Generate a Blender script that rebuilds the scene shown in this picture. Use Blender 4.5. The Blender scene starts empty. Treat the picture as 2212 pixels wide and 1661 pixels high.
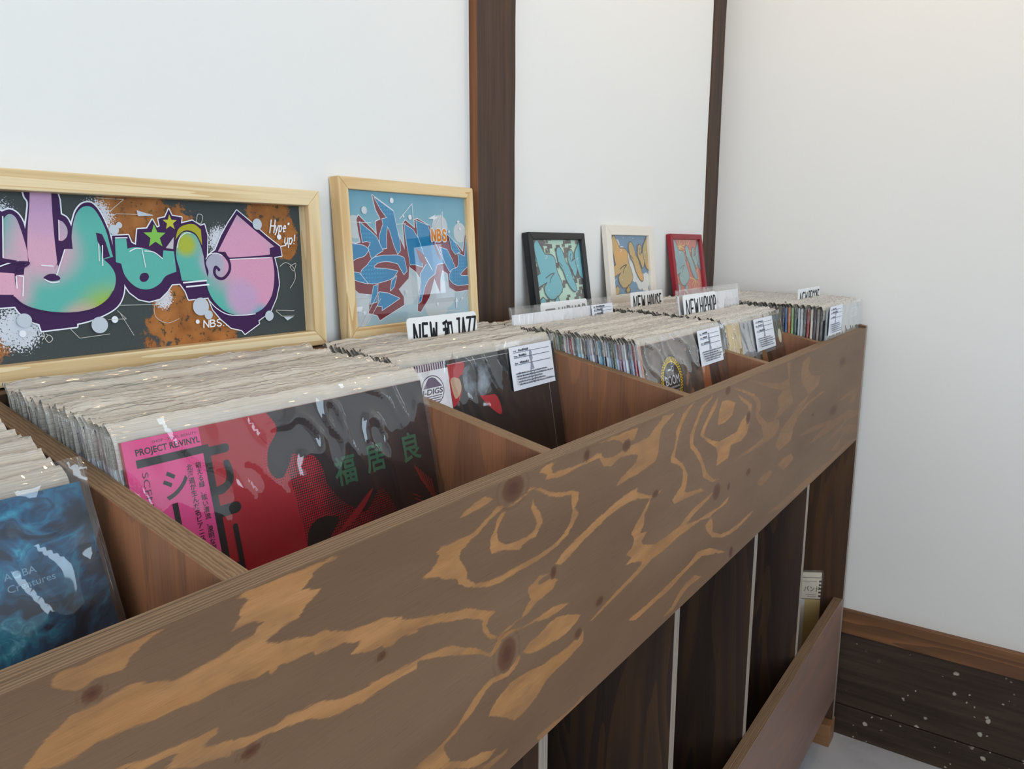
import bpy, math, random
import numpy as np
from mathutils import Vector, Matrix, noise

# ------------------------------------------------------------------ camera
scene = bpy.context.scene
COL = scene.collection
CAM = Vector((-2.0043, -0.3603, 1.2895))
yaw, pitch, roll = (math.radians(a) for a in (54.9733, -10.3612, 0.1707))
fw = Vector((math.sin(yaw) * math.cos(pitch), math.cos(yaw) * math.cos(pitch), math.sin(pitch)))
rt0 = Vector((math.cos(yaw), -math.sin(yaw), 0))
up0 = rt0.cross(fw)
rt = rt0 * math.cos(roll) + up0 * math.sin(roll)
up = up0 * math.cos(roll) - rt0 * math.sin(roll)
cd = bpy.data.cameras.new('camera')
cam = bpy.data.objects.new('camera', cd)
COL.objects.link(cam)
m = Matrix((rt, up, -fw)).transposed().to_4x4()
m.translation = CAM
cam.matrix_world = m
cd.sensor_width = 36.0
cd.lens = 1663.22 / 2212 * 36
cd.clip_start = 0.02
scene.camera = cam

# ------------------------------------------------------------------ world, lights, exposure
W = bpy.data.worlds.new('sky')
scene.world = W
W.use_nodes = True
W.node_tree.nodes['Background'].inputs[0].default_value = (0.62, 0.78, 1.0, 1)
W.node_tree.nodes['Background'].inputs[1].default_value = 1.0
scene.view_settings.view_transform = 'Standard'
scene.view_settings.look = 'None'
scene.view_settings.gamma = 1
scene.view_settings.exposure = 0.0
scene.view_settings.use_curve_mapping = False
scene.cycles.transparent_max_bounces = 24
scene.cycles.max_bounces = 6
scene.cycles.diffuse_bounces = 3
scene.cycles.glossy_bounces = 3
scene.cycles.use_light_tree = False
scene.cycles.use_denoising = True


def area(name, loc, rot, sx, sy, power, colour):
    l = bpy.data.lights.new(name, 'AREA')
    l.shape = 'RECTANGLE'
    l.size, l.size_y, l.energy, l.color = sx, sy, power, colour
    o = bpy.data.objects.new(name, l)
    o.location, o.rotation_euler = loc, rot
    COL.objects.link(o)
    return o


def bulb(name, loc, power, colour, r=0.04):
    l = bpy.data.lights.new(name, 'POINT')
    l.energy, l.color, l.shadow_soft_size = power, colour, r
    o = bpy.data.objects.new(name, l)
    o.location = loc
    COL.objects.link(o)


# daylight through the shop window behind the camera and the smaller one in the right-hand wall
area('daylight_shop_window', (-2.6, -3.42, 1.62), (math.radians(90), 0, 0), 3.3, 1.35, 69, (0.67, 0.85, 1.0))
area('daylight_left_window', (-4.93, -1.2, 1.60), (0, math.radians(-90), 0), 1.25, 2.1, 35, (0.96, 0.97, 1.0))
area('daylight_side_window', (0.03, -0.645, 1.315), (0, math.radians(90), 0), 0.165, 0.125, 0.16, (0.80, 0.90, 1.0))
# warm ceiling bulbs
for bx, by, bp in ((-1.35, -0.6, 4.5), (-0.58, -0.28, 6.5), (-3.0, -0.9, 2.0)):
    bulb('ceiling_bulb', (bx, by, 2.4), bp, (1.0, 0.66, 0.33), .04)

random.seed(11)
R = math.radians


# ------------------------------------------------------------------ helpers
def link(name, mesh, parent=None):
    o = bpy.data.objects.new(name, mesh)
    COL.objects.link(o)
    if parent is not None:
        o.parent = parent
    return o


def empty(name, loc=(0, 0, 0), rot=(0, 0, 0)):
    o = bpy.data.objects.new(name, None)
    o.empty_display_size = 0.05
    o.location, o.rotation_euler = loc, rot
    COL.objects.link(o)
    return o


def tag(o, label=None, cat=None, group=None, kind=None):
    for k, v in (('label', label), ('category', cat), ('group', group), ('kind', kind)):
        if v:
            o[k] = v
    return o


class MB:
    """Collects faces (with a material each) and builds ONE mesh object."""
    def __init__(s):
        s.v, s.f, s.mi, s.mats = [], [], [], []

    def slot(s, m):
        if m not in s.mats:
            s.mats.append(m)
        return s.mats.index(m)

    def face(s, pts, m):
        n = len(s.v)
        s.v += [tuple(p) for p in pts]
        s.f.append(tuple(range(n, n + len(pts))))
        s.mi.append(s.slot(m))

    def box(s, a, b, m, skip='', fm=None):
        (x0, y0, z0), (x1, y1, z1) = a, b
        P = [(x0, y0, z0), (x1, y0, z0), (x1, y1, z0), (x0, y1, z0), (x0, y0, z1), (x1, y0, z1), (x1, y1, z1), (x0, y1, z1)]
        F = {'b': (3, 2, 1, 0), 't': (4, 5, 6, 7), 'f': (0, 1, 5, 4), 'k': (2, 3, 7, 6), 'l': (3, 0, 4, 7), 'r': (1, 2, 6, 5)}
        n = len(s.v)
        s.v += P
        for k, q in F.items():
            if k in skip:
                continue
            s.f.append(tuple(n + i for i in q))
            s.mi.append(s.slot((fm or {}).get(k, m)))

    def prism(s, prof, x0, x1, m, fm=None):
        """closed profile of (y, z) pairs, counter-clockwise seen from -x, swept along x; fm: material for the edge i -> i+1"""
        k = len(prof)
        n = len(s.v)
        s.v += [(x0, y, z) for y, z in prof] + [(x1, y, z) for y, z in prof]
        s.f.append(tuple(n + i for i in range(k)))
        s.mi.append(s.slot(m))
        s.f.append(tuple(n + k + i for i in reversed(range(k))))
        s.mi.append(s.slot(m))
        for i in range(k):
            j = (i + 1) % k
            s.f.append((n + i, n + k + i, n + k + j, n + j))
            s.mi.append(s.slot((fm or {}).get(i, m)))

    def grid(s, fn, nu, nv, m):
        n = len(s.v)
        for j in range(nv + 1):
            for i in range(nu + 1):
                s.v.append(tuple(fn(i / nu, j / nv)))
        for j in range(nv):
            for i in range(nu):
                a = n + j * (nu + 1) + i
                s.f.append((a, a + 1, a + nu + 2, a + nu + 1))
                s.mi.append(s.slot(m))

    def mesh(s, name, smooth=False):
        me = bpy.data.meshes.new(name)
        me.from_pydata(s.v, [], s.f)
        for mm in s.mats:
            me.materials.append(mm)
        me.polygons.foreach_set('material_index', s.mi)
        if smooth:
            me.polygons.foreach_set('use_smooth', [True] * len(s.f))
        me.update()
        return me

    def build(s, name, parent=None, smooth=False, bevel=0):
        o = link(name, s.mesh(name, smooth), parent)
        if bevel:
            b = o.modifiers.new('bevel', 'BEVEL')
            b.width, b.segments, b.limit_method = bevel, 2, 'ANGLE'
        return o


# ---- flat print: layers of thin shapes on a plane (x right, z up, facing -y), units mm
def smooth_pts(L, corners, closed=True, sub=5):
    P = [(L[i], L[i + 1]) for i in range(0, len(L), 2)]
    n = len(P)
    out = []
    for i in range(n if closed else n - 1):
        p1, p2 = P[i], P[(i + 1) % n]
        p0 = P[i - 1] if (closed or i > 0) else p1
        p3 = P[(i + 2) % n] if (closed or i + 2 < n) else p2
        if i in corners:
            p0 = (2 * p1[0] - p2[0], 2 * p1[1] - p2[1])
        if (i + 1) % n in corners:
            p3 = (2 * p2[0] - p1[0], 2 * p2[1] - p1[1])
        for k in range(sub):
            t = k / sub
            out.append(tuple(0.5 * (2 * p1[a] + (p2[a] - p0[a]) * t + (2 * p0[a] - 5 * p1[a] + 4 * p2[a] - p3[a]) * t * t + (3 * p1[a] - p0[a] - 3 * p2[a] + p3[a]) * t ** 3) for a in (0, 1)))
    if not closed:
        out.append(P[-1])
    return out


def clip(P, box):
    x0, y0, x1, y1 = box
    for ax, lim, sg in ((0, x0, 1), (0, x1, -1), (1, y0, 1), (1, y1, -1)):
        out = []
        for i in range(len(P)):
            a, b = P[i - 1], P[i]
            ia, ib = (a[ax] - lim) * sg >= 0, (b[ax] - lim) * sg >= 0
            if ia != ib:
                t = (lim - a[ax]) / (b[ax] - a[ax])
                out.append((a[0] + (b[0] - a[0]) * t, a[1] + (b[1] - a[1]) * t))
            if ib:
                out.append(b)
        P = out
        if len(P) < 3:
            return []
    return P


def ccw(P):
    s = sum(P[i - 1][0] * P[i][1] - P[i][0] * P[i - 1][1] for i in range(len(P)))
    return P if s > 0 else P[::-1]


class Print(MB):
    def __init__(s, box, step=0.04):
        super().__init__()
        s.bx, s.d, s.step = box, 0.0, step

    def lift(s):
        s.d += s.step

    def put(s, P, m):
        P = clip(list(P), s.bx)
        if len(P) >= 3:
            s.face([(x / 1000, -s.d / 1000, y / 1000) for x, y in ccw(P)], m)

    def poly(s, P, m):
        s.lift()
        s.put(P, m)

    def rect(s, x0, y0, x1, y1, m):
        s.poly([(x0, y0), (x1, y0), (x1, y1), (x0, y1)], m)

    def disc(s, x, y, r, m, n=28, ry=None):
        s.poly([(x + r * math.cos(6.2832 * k / n), y + (ry or r) * math.sin(6.2832 * k / n)) for k in range(n)], m)

    def star(s, x, y, r, m):
        s.poly([(x + (r if k % 2 == 0 else r * .42) * math.sin(k * math.pi / 5), y + (r if k % 2 == 0 else r * .42) * math.cos(k * math.pi / 5)) for k in range(10)], m)

    def line(s, P, w, m, closed=False, taper=False):
        s.lift()
        n = len(P)
        for i in range(n if closed else n - 1):
            a, b = Vector(P[i]), Vector(P[(i + 1) % n])
            d = b - a
            if d.length < 1e-6:
                continue
            nn = Vector((-d.y, d.x)).normalized() * w / 2
            s.put([tuple(a - nn), tuple(b - nn), tuple(b + nn), tuple(a + nn)], m)
            if w > 0.7:
                s.d += s.step * .02
                s.put([(a.x + w / 2 * math.cos(k * math.pi / 4), a.y + w / 2 * math.sin(k * math.pi / 4)) for k in range(8)], m)

    def text(s, body, x, y, h, m, rot=0.0, width=None, bold=0.0, shear=0.0, align='LEFT'):
        """built-in font; h = letter height in mm, (x, y) = lower left"""
        s.lift()
        c = bpy.data.curves.new('lettering', 'FONT')
        c.body, c.size, c.offset, c.shear, c.align_x = body, 1.0, bold, shear, align
        c.resolution_u = 3
        o = bpy.data.objects.new('lettering', c)
        COL.objects.link(o)
        me = bpy.data.meshes.new_from_object(o.evaluated_get(bpy.context.evaluated_depsgraph_get()))
        sc = h / 0.7
        xs = [v.co.x for v in me.vertices]
        if not xs:
            return
        sx = sc if width is None else width / (max(xs) - min(xs))
        cr, sr = math.cos(rot), math.sin(rot)
        for p in me.polygons:
            q = []
            for vi in p.vertices:
                vx, vy = me.vertices[vi].co.x * sx, me.vertices[vi].co.y * sc
                q.append((x + vx * cr - vy * sr, y + vx * sr + vy * cr))
            s.put(q, m)
        bpy.data.objects.remove(o)
        bpy.data.curves.remove(c)
        bpy.data.meshes.remove(me)


# brush lettering: strokes on a 0..1 box
GLYPH = {
    'N': [[(0, 0), (.06, 1)], [(.06, 1), (.9, 0)], [(.9, 0), (1, 1)]],
    'E': [[(.05, 0), (.1, 1)], [(.1, 1), (.95, .98)], [(.08, .5), (.8, .52)], [(.05, 0), (.95, .05)]],
    'W': [[(0, 1), (.22, 0)], [(.22, 0), (.5, .75)], [(.5, .75), (.78, 0)], [(.78, 0), (1, 1)]],
    'J': [[(.2, 1), (1, 1)], [(.68, 1), (.68, .2), (.5, .02), (.2, .05), (.08, .25)]],
    'A': [[(0, 0), (.48, 1)], [(.48, 1), (1, 0)], [(.2, .36), (.8, .36)]],
    'Z': [[(.05, 1), (1, 1)], [(1, 1), (.05, 0)], [(.05, 0), (1, 0)]],
    'H': [[(.06, 0), (.06, 1)], [(.94, 0), (.94, 1)], [(.06, .52), (.94, .52)]],
    'O': [[(.5, 1), (.15, .85), (.05, .5), (.15, .15), (.5, 0), (.85, .15), (.95, .5), (.85, .85), (.5, 1)]],
    'U': [[(.05, 1), (.08, .25), (.3, .02), (.6, .02), (.88, .25), (.95, 1)]],
    'S': [[(.92, .85), (.6, 1), (.25, .95), (.1, .75), (.3, .55), (.7, .45), (.92, .25), (.7, .03), (.3, .02), (.06, .18)]],
    'I': [[(.5, 0), (.5, 1)]],
    'P': [[(.08, 0), (.08, 1)], [(.08, 1), (.7, .98), (.95, .78), (.75, .52), (.1, .48)]],
    'R': [[(.08, 0), (.08, 1)], [(.08, 1), (.7, .98), (.92, .78), (.72, .54), (.1, .5)], [(.45, .5), (.95, 0)]],
    'G': [[(.9, .85), (.55, 1), (.15, .8), (.05, .45), (.25, .08), (.65, .02), (.92, .2), (.92, .48), (.55, .48)]],
    'B': [[(.08, 0), (.08, 1)], [(.08, 1), (.7, .95), (.85, .78), (.6, .54), (.1, .52)], [(.6, .54), (.95, .35), (.8, .05), (.08, 0)]],
    'y': [[(.05, .7), (.45, .05)], [(.95, .7), (.4, -.1), (.1, -.35)]],
    'p': [[(.1, .7), (.0, -.35)], [(.1, .6), (.6, .72), (.9, .45), (.6, .05), (.1, .12)]],
    'e': [[(.1, .38), (.9, .42), (.8, .66), (.45, .72), (.1, .45), (.3, .02), (.85, .12)]],
    'u': [[(.1, .7), (.1, .2), (.4, .0), (.85, .2)], [(.9, .7), (.88, 0)]],
    '!': [[(.5, 1), (.45, .35)], [(.42, .1), (.42, .04)]],
    '.': [[(.4, .04), (.45, .0)]],
    '"': [[(.3, 1), (.25, .8)], [(.6, 1), (.55, .8)]],
    '#': [[(.02, 0), (.04, .95)], [(.04, .95), (.98, .95)], [(.98, .95), (.98, 0)], [(.04, .05), (.98, .05)], [(.35, .35), (.5, .48), (.65, .35), (.5, .22), (.35, .35)]],
}


def brush(p, body, x, y, w, h, gap, sw, m, slant=0.0):
    for ch in body:
        if ch == ' ':
            x += w * .55
            continue
        cw = w * .35 if ch in 'I!.' else w
        for st in GLYPH[ch]:
            p.line([(x + a * cw + slant * b * h, y + b * h) for a, b in st], sw, m)
        x += cw + gap


def art(p, data, mats, sx=1.0, sy=1.0, dx=0.0, dy=0.0):
    ws = (sx + sy) / 2
    for kind, col, w, sm, L, cor in data:
        if kind == 'sil':
            L = [v * (sx if i % 2 == 0 else sy) + (dx if i % 2 == 0 else dy) for i, v in enumerate(L)]
            p.line(smooth_pts(L, set(cor)) if sm else [(L[i], L[i + 1]) for i in range(0, len(L), 2)], w * ws, mats['white'], closed=True)
    for kind, col, w, sm, L, cor in data:
        if kind == 'camo':
            continue
        L = [v * (sx if i % 2 == 0 else sy) + (dx if i % 2 == 0 else dy) for i, v in enumerate(L)]
        w = w * ws
        mt = mats[col]
        if kind == 'disc':
            p.disc(L[0], L[1], w, mt)
        elif kind == 'star':
            p.star(L[0], L[1], w, mt)
        elif kind == 'line':
            P = smooth_pts(L, set(cor), False) if sm else [(L[i], L[i + 1]) for i in range(0, len(L), 2)]
            p.line(P, w, mt)
        else:
            P = smooth_pts(L, set(cor)) if sm else [(L[i], L[i + 1]) for i in range(0, len(L), 2)]
            if kind == 'fill':
                p.line(P, w * mats.get('ow', 1), mats['outline'], closed=True)
            p.poly(P, mt)


# ------------------------------------------------------------------ materials
def lin(r, g, b):
    return tuple((c / 12.92 if c <= .04045 else ((c + .055) / 1.055) ** 2.4) for c in (r / 255, g / 255, b / 255)) + (1,)


class NT:
    def __init__(s, name):
        s.m = bpy.data.materials.new(name)
        s.m.use_nodes = True
        s.t = s.m.node_tree
        s.t.nodes.clear()
        s.out = s.t.nodes.new('ShaderNodeOutputMaterial')

    def n(s, kind, ins=None, **props):
        nd = s.t.nodes.new('ShaderNode' + kind)
        for k, v in props.items():
            setattr(nd, k, v)
        for k, v in (ins or {}).items():
            s.set(nd, k, v)
        return nd

    def set(s, nd, k, v):
        sock = nd.inputs[k]
        if hasattr(v, 'outputs'):
            v = v.outputs[0]
        if isinstance(v, bpy.types.NodeSocket):
            s.t.links.new(v, sock)
        else:
            sock.default_value = v

    def math(s, op, a, b=None, c=None):
        nd = s.n('Math', operation=op)
        for i, v in enumerate((a, b, c)):
            if v is not None:
                s.set(nd, i, v)
        return nd

    def mix(s, f, a, b, blend='MIX'):
        nd = s.n('Mix', data_type='RGBA', blend_type=blend)
        s.set(nd, 0, f)
        s.set(nd, 6, a)
        s.set(nd, 7, b)
        return nd.outputs[2]

    def coord(s, which='Object', scale=(1, 1, 1), loc=(0, 0, 0), rot=(0, 0, 0)):
        tc = s.n('TexCoord')
        return s.n('Mapping', {'Vector': tc.outputs[which], 'Scale': scale, 'Location': loc, 'Rotation': rot})

    def noise(s, vec, scale, detail=3, rough=.5, dist=0):
        return s.n('TexNoise', {'Vector': vec, 'Scale': scale, 'Detail': detail, 'Roughness': rough, 'Distortion': dist})

    def ramp(s, f, stops, interp='LINEAR'):
        nd = s.n('ValToRGB', {'Fac': f})
        cr = nd.color_ramp
        cr.interpolation = interp
        while len(cr.elements) < len(stops):
            cr.elements.new(.5)
        for e, (p, c) in zip(cr.elements, stops):
            e.position, e.color = p, c
        return nd

    def step(s, x, a, b):
        nd = s.n('MapRange', interpolation_type='SMOOTHSTEP')
        for i, v in enumerate((x, a, b, 0.0, 1.0)):
            s.set(nd, i, v)
        return nd

    def bump(s, h, strength=.2, dist=.002):
        return s.n('Bump', {'Height': h, 'Strength': strength, 'Distance': dist})

    def finish(s, col, rough=.5, spec=.3, bump=None, alpha=None, coat=None):
        p = s.n('BsdfPrincipled', {'Base Color': col, 'Roughness': rough, 'Specular IOR Level': spec})
        if bump is not None:
            s.set(p, 'Normal', bump)
        if alpha is not None:
            s.set(p, 'Alpha', alpha)
        if coat is not None:
            s.set(p, 'Coat Weight', coat)
            s.set(p, 'Coat Roughness', .12)
        s.t.links.new(p.outputs[0], s.out.inputs[0])
        return s.m


G = lambda v: (v, v, v, 1)
_flat = {}


def flat(r, g, b, rough=.55, spec=.25):
    k = (r, g, b, rough, spec)
    if k not in _flat:
        t = NT('ink_%d_%d_%d' % (r, g, b))
        n = t.noise(t.coord('Object', (300, 300, 300)), 1, 2)
        c = t.mix(t.math('MULTIPLY', n.outputs[0], .12), lin(r, g, b), lin(r * .8, g * .8, b * .8))
        _flat[k] = t.finish(c, rough, spec)
    return _flat[k]


def mat_plaster(name, col):
    t = NT(name)
    a = t.noise(t.coord('Object', (1, 1, 1)), 2.2, 4, .55)
    b = t.noise(t.coord('Object', (1, 1, 1)), 60, 2, .6)
    c = t.mix(t.math('MULTIPLY', a.outputs[0], .25), lin(*col), lin(col[0] * .95, col[1] * .95, col[2] * .945))
    return t.finish(c, .85, .15, t.bump(b.outputs[0], .12, .002))


def mat_floor():
    t = NT('painted_floor')
    a = t.noise(t.coord('Object'), 5, 5, .6)
    c = t.mix(t.step(a.outputs[0], .45, .8), lin(196, 198, 204), lin(170, 170, 176))
    return t.finish(c, .5, .35, t.bump(a.outputs[0], .1, .002))


def mat_figure():
    """stained plywood face: 'fig' = signed distance (mm) to the orange figure, 'knot' = knots; grain along x"""
    t = NT('stained_plywood_face')
    fig = t.n('Attribute', attribute_name='fig')
    st = t.n('Attribute', attribute_name='figs')
    kn = t.n('Attribute', attribute_name='knot')
    jag = t.noise(t.coord('Object', (70, 1, 620)), 1, 3, .6)
    jag2 = t.noise(t.coord('Object', (14, 1, 60)), 1, 2, .5)
    d = t.math('ADD', fig.outputs['Fac'], t.math('MULTIPLY_ADD', jag.outputs[0], 4.4, -2.2))
    d = t.math('ADD', d, t.math('MULTIPLY_ADD', jag2.outputs[0], 2.4, -1.2))
    f = t.step(d, -1.0, .5)
    fade = t.step(t.noise(t.coord('Object', (16, 1, 50)), 1, 3, .6).outputs[0], .28, .6)
    f = t.math('MULTIPLY', f, t.math('MULTIPLY_ADD', fade, .5, .5))
    f = t.math('MULTIPLY', f, st.outputs['Fac'])
    big = t.noise(t.coord('Object', (2.5, 1, 9)), 1, 3, .55)
    base = t.ramp(big.outputs[0], [(.25, lin(108, 81, 61)), (.5, lin(121, 93, 71)), (.78, lin(132, 104, 81))])
    oran = t.ramp(t.noise(t.coord('Object', (9, 1, 60)), 1, 3, .6).outputs[0], [(.25, lin(160, 112, 68)), (.7, lin(184, 134, 88))])
    c = t.mix(f, base.outputs[0], oran.outputs[0])
    fibre = t.noise(t.coord('Object', (22, 1, 1500)), 1, 4, .65)
    pores = t.step(t.noise(t.coord('Object', (45, 1, 900)), 1, 2, .5).outputs[0], .62, .75)
    c = t.mix(t.math('MULTIPLY', pores, .32), c, lin(70, 50, 38))
    c = t.mix(t.step(fibre.outputs[0], .35, .75), c, t.mix(1.0, c, G(.84), 'MULTIPLY'))
    kc = t.ramp(kn.outputs['Fac'], [(.1, G(1)), (.4, lin(216, 196, 190)), (.8, lin(206, 182, 182)), (1, lin(192, 162, 164))])
    c = t.mix(1.0, c, kc.outputs[0], 'MULTIPLY')
    return t.finish(c, .5, .2, t.bump(fibre.outputs[0], .12, .001))


def mat_ply(name, dark, mid, warm, grain='z', scale=1.0, rough=.45):
    """stained plywood board, grain along the given axis"""
    t = NT(name)
    sv = {'x': (3, 26, 26), 'y': (26, 3, 26), 'z': (26, 26, 3)}[grain]
    fine = {'x': (12, 700, 700), 'y': (700, 12, 700), 'z': (700, 700, 12)}[grain]
    oi = t.n('ObjectInfo')
    shift = t.n('CombineXYZ', {0: t.math('MULTIPLY', oi.outputs['Random'], 7), 1: t.math('MULTIPLY', oi.outputs['Random'], 13), 2: t.math('MULTIPLY', oi.outputs['Random'], 5)})
    mp = t.coord('Object', tuple(v * scale for v in sv))
    vec = t.n('VectorMath', {0: mp, 1: shift}, operation='ADD')
    a = t.noise(vec, .5, 2, .5, .4)
    w = t.math('FRACT', t.math('MULTIPLY', a.outputs[0], 7))
    w = t.math('ADD', w, t.math('MULTIPLY_ADD', t.noise(t.coord('Object', fine), 1, 2).outputs[0], .3, -.15))
    c = t.mix(t.step(w, .25, .95), lin(*mid), lin(*warm))
    b = t.noise(vec, .22, 3, .6)
    c = t.mix(t.step(b.outputs[0], .4, .72), c, lin(*dark))
    fb = t.noise(t.coord('Object', fine), 1, 3, .6)
    c = t.mix(t.step(fb.outputs[0], .4, .75), c, t.mix(1.0, c, G(.78), 'MULTIPLY'))
    return t.finish(c, rough, .35, t.bump(fb.outputs[0], .12, .001))


def mat_plyedge(name, ca, cb, axis, along):
    """plywood edge: thin veneer lines stacked along 'axis'"""
    t = NT(name)
    tc = t.n('TexCoord')
    sep = t.n('SeparateXYZ', {0: tc.outputs['Object']})
    ln = {'x': (8, 300, 300), 'y': (300, 8, 300), 'z': (300, 300, 8)}[along]
    nz = t.noise(t.coord('Object', ln), 1, 3, .6)
    s = t.math('ADD', t.math('MULTIPLY', sep.outputs['XYZ'.index(axis.upper())], 330), t.math('MULTIPLY', nz.outputs[0], 1.6))
    w = t.math('MULTIPLY_ADD', t.math('SINE', t.math('MULTIPLY', s, 6.2832)), .5, .5)
    c = t.mix(w, lin(*ca), lin(*cb))
    c = t.mix(t.step(nz.outputs[0], .5, .8), c, t.mix(1.0, c, G(.72), 'MULTIPLY'))
    return t.finish(c, .6, .25, t.bump(nz.outputs[0], .3, .001))


def mat_pine(name, a, b):
    t = NT(name)
    oi = t.n('ObjectInfo')
    mp = t.coord('Object', (1.2, 34, 34))
    vec = t.n('VectorMath', {0: mp, 1: t.n('CombineXYZ', {0: oi.outputs['Random'], 1: t.math('MULTIPLY', oi.outputs['Random'], 9), 2: t.math('MULTIPLY', oi.outputs['Random'], 4)})}, operation='ADD')
    n = t.noise(vec, 1, 2, .5, .6)
    w = t.math('FRACT', t.math('MULTIPLY', n.outputs[0], 9))
    c = t.mix(t.step(w, .3, 1.0), lin(*a), lin(*b))
    f = t.noise(t.coord('Object', (20, 900, 900)), 1, 3)
    c = t.mix(t.step(f.outputs[0], .4, .8), c, t.mix(1.0, c, G(.9), 'MULTIPLY'))
    return t.finish(c, .45, .3, t.bump(f.outputs[0], .1, .0006))


def mat_oldwood(name, a, b, specks, grain='y'):
    t = NT(name)
    ln = {'y': (60, 3, 60), 'z': (60, 60, 2.5)}[grain]
    n = t.noise(t.coord('Object', ln), 1, 4, .65)
    c = t.mix(t.step(n.outputs[0], .3, .75), lin(*a), lin(*b))
    if grain == 'z':
        big = t.noise(t.coord('Object', (14, 14, 2)), 1, 3, .6)
        c = t.mix(t.math('MULTIPLY', t.step(big.outputs[0], .52, .75), .5), c, lin(112, 72, 46))
    if specks:
        mp = t.coord('Object', (1, 1, 1))
        wob = t.noise(mp, 90, 2)
        vec = t.n('VectorMath', {0: mp, 1: t.n('VectorMath', {0: wob.outputs['Color'], 1: (.008, .008, .008)}, operation='MULTIPLY')}, operation='ADD')
        for sc, r, keep in ((24, .16, .6), (55, .15, .58)):
            v = t.n('TexVoronoi', {'Vector': vec, 'Scale': sc, 'Randomness': 1.0})
            sel = t.step(t.n('SeparateColor', {0: v.outputs['Color']}).outputs[0], keep, keep + .02)
            patch = t.step(t.noise(mp, 7, 2).outputs[0], .47, .6)
            k = t.math('MULTIPLY', t.math('MULTIPLY', t.step(v.outputs['Distance'], r, r * .6), sel), patch)
            c = t.mix(t.math('MULTIPLY', k, specks), c, lin(188, 182, 168))
    return t.finish(c, .6, .25, t.bump(n.outputs[0], .35, .002))


def mat_film_top():
    """plastic outer-sleeve lips, milky where the layers crowd"""
    t = NT('sleeve_film_lip')
    n = t.noise(t.coord('Object', (14, 1500, 1500)), 1, 4, .7)
    oi = t.n('ObjectInfo')
    k = t.math('MULTIPLY_ADD', oi.outputs['Random'], .24, t.math('MULTIPLY', n.outputs[0], .85))
    c = t.ramp(k, [(.2, lin(118, 109, 100)), (.42, lin(176, 168, 158)), (.62, lin(206, 199, 188)), (.95, lin(238, 235, 228))])
    b = t.noise(t.coord('Object', (60, 500, 500)), 1, 4, .7)
    p = t.n('BsdfPrincipled', {'Base Color': c.outputs[0], 'Roughness': .3, 'Specular IOR Level': .3, 'Coat Weight': 1.0, 'Coat Roughness': .13, 'Coat IOR': 1.6, 'Normal': t.bump(b.outputs[0], .5, .002)})
    # crinkles: small flat facets, each tilted its own way, that catch the lamps
    vo = t.n('TexVoronoi', {'Vector': t.coord('Object', (210, 1100, 1100)), 'Scale': 1.0, 'Randomness': 1.0})
    off = t.n('VectorMath', {0: vo.outputs['Color'], 1: (.5, .5, .5)}, operation='SUBTRACT')
    off = t.n('VectorMath', {0: off, 1: (.5, .5, .5)}, operation='MULTIPLY')
    nn = t.n('VectorMath', {0: off, 1: t.n('NewGeometry').outputs['Normal']}, operation='ADD')
    t.set(p, 'Coat Normal', t.n('VectorMath', {0: nn}, operation='NORMALIZE'))
    t.t.links.new(p.outputs[0], t.out.inputs[0])
    return t.m


def mat_film_clear(name='sleeve_film_clear', haze=.02, rough=.06, bump=.25, bs=(28, 28, 28), gain=1.0):
    t = NT(name)
    n = t.noise(t.coord('Object', bs), 1, 3, .55)
    bp = t.bump(n.outputs[0], bump, .004)
    gl = t.n('BsdfGlossy', {'Color': G(1), 'Roughness': rough, 'Normal': bp})
    tr = t.n('BsdfTransparent', {'Color': G(.98)})
    df = t.n('BsdfDiffuse', {'Color': G(.8)})
    geo = t.n('NewGeometry')
    ior = t.math('MULTIPLY_ADD', geo.outputs['Backfacing'], 1 / 1.5 - 1.5, 1.5)
    fr = t.n('Fresnel', {'IOR': ior, 'Normal': bp})
    m0 = t.n('MixShader', {0: haze, 1: tr, 2: df})
    mx = t.n('MixShader', {0: t.math('MULTIPLY', fr, gain), 1: m0, 2: gl})
    t.t.links.new(mx.outputs[0], t.out.inputs[0])
    return t.m


def mat_card():
    t = NT('jacket_card')
    oi = t.n('ObjectInfo')
    n = t.noise(t.coord('Object', (120, 120, 50)), 1, 3)
    c = t.mix(t.step(n.outputs[0], .5, .75), oi.outputs['Color'], t.mix(1.0, oi.outputs['Color'], G(.88), 'MULTIPLY'))
    return t.finish(c, .35, .4)


def mat_grad():
    """graffiti fill: spray gradient pink - teal - green (printed), object units are metres on the picture"""
    t = NT('print_spray_gradient')
    mp = t.coord('Object')
    wob = t.noise(mp, 9, 2)
    base = lin(92, 178, 166)
    c = base
    blobs = [(-.297, .10, .044, (214, 166, 188)), (-.295, .135, .036, (200, 158, 192)), (-.335, .07, .04, (222, 165, 188)), (-.24, .028, .05, (160, 186, 60)), (-.205, .018, .034, (176, 170, 40)), (-.27, .03, .03, (196, 170, 160)),
             (-.085, .10, .066, (214, 156, 186)), (-.055, .06, .062, (216, 154, 184)), (-.07, .02, .02, (120, 170, 190)), (-.09, .045, .026, (196, 160, 196)), (-.155, .105, .016, (170, 180, 60)), (-.125, .085, .018, (170, 170, 190))]
    sep = t.n('SeparateXYZ', {0: mp})
    for x, z, r, col in blobs:
        dx = t.math('SUBTRACT', sep.outputs[0], x)
        dz = t.math('SUBTRACT', sep.outputs[2], z)
        d = t.math('SQRT', t.math('ADD', t.math('MULTIPLY', dx, dx), t.math('MULTIPLY', dz, dz)))
        d = t.math('ADD', d, t.math('MULTIPLY_ADD', wob.outputs[0], .016, -.008))
        c = t.mix(t.step(d, r, r * .35), c, lin(*col))
    g = t.noise(mp, 900, 2)
    c = t.mix(t.math('MULTIPLY', t.step(g.outputs[0], .55, .8), .25), c, lin(110, 110, 120))
    return t.finish(c, .5, .3)


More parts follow.
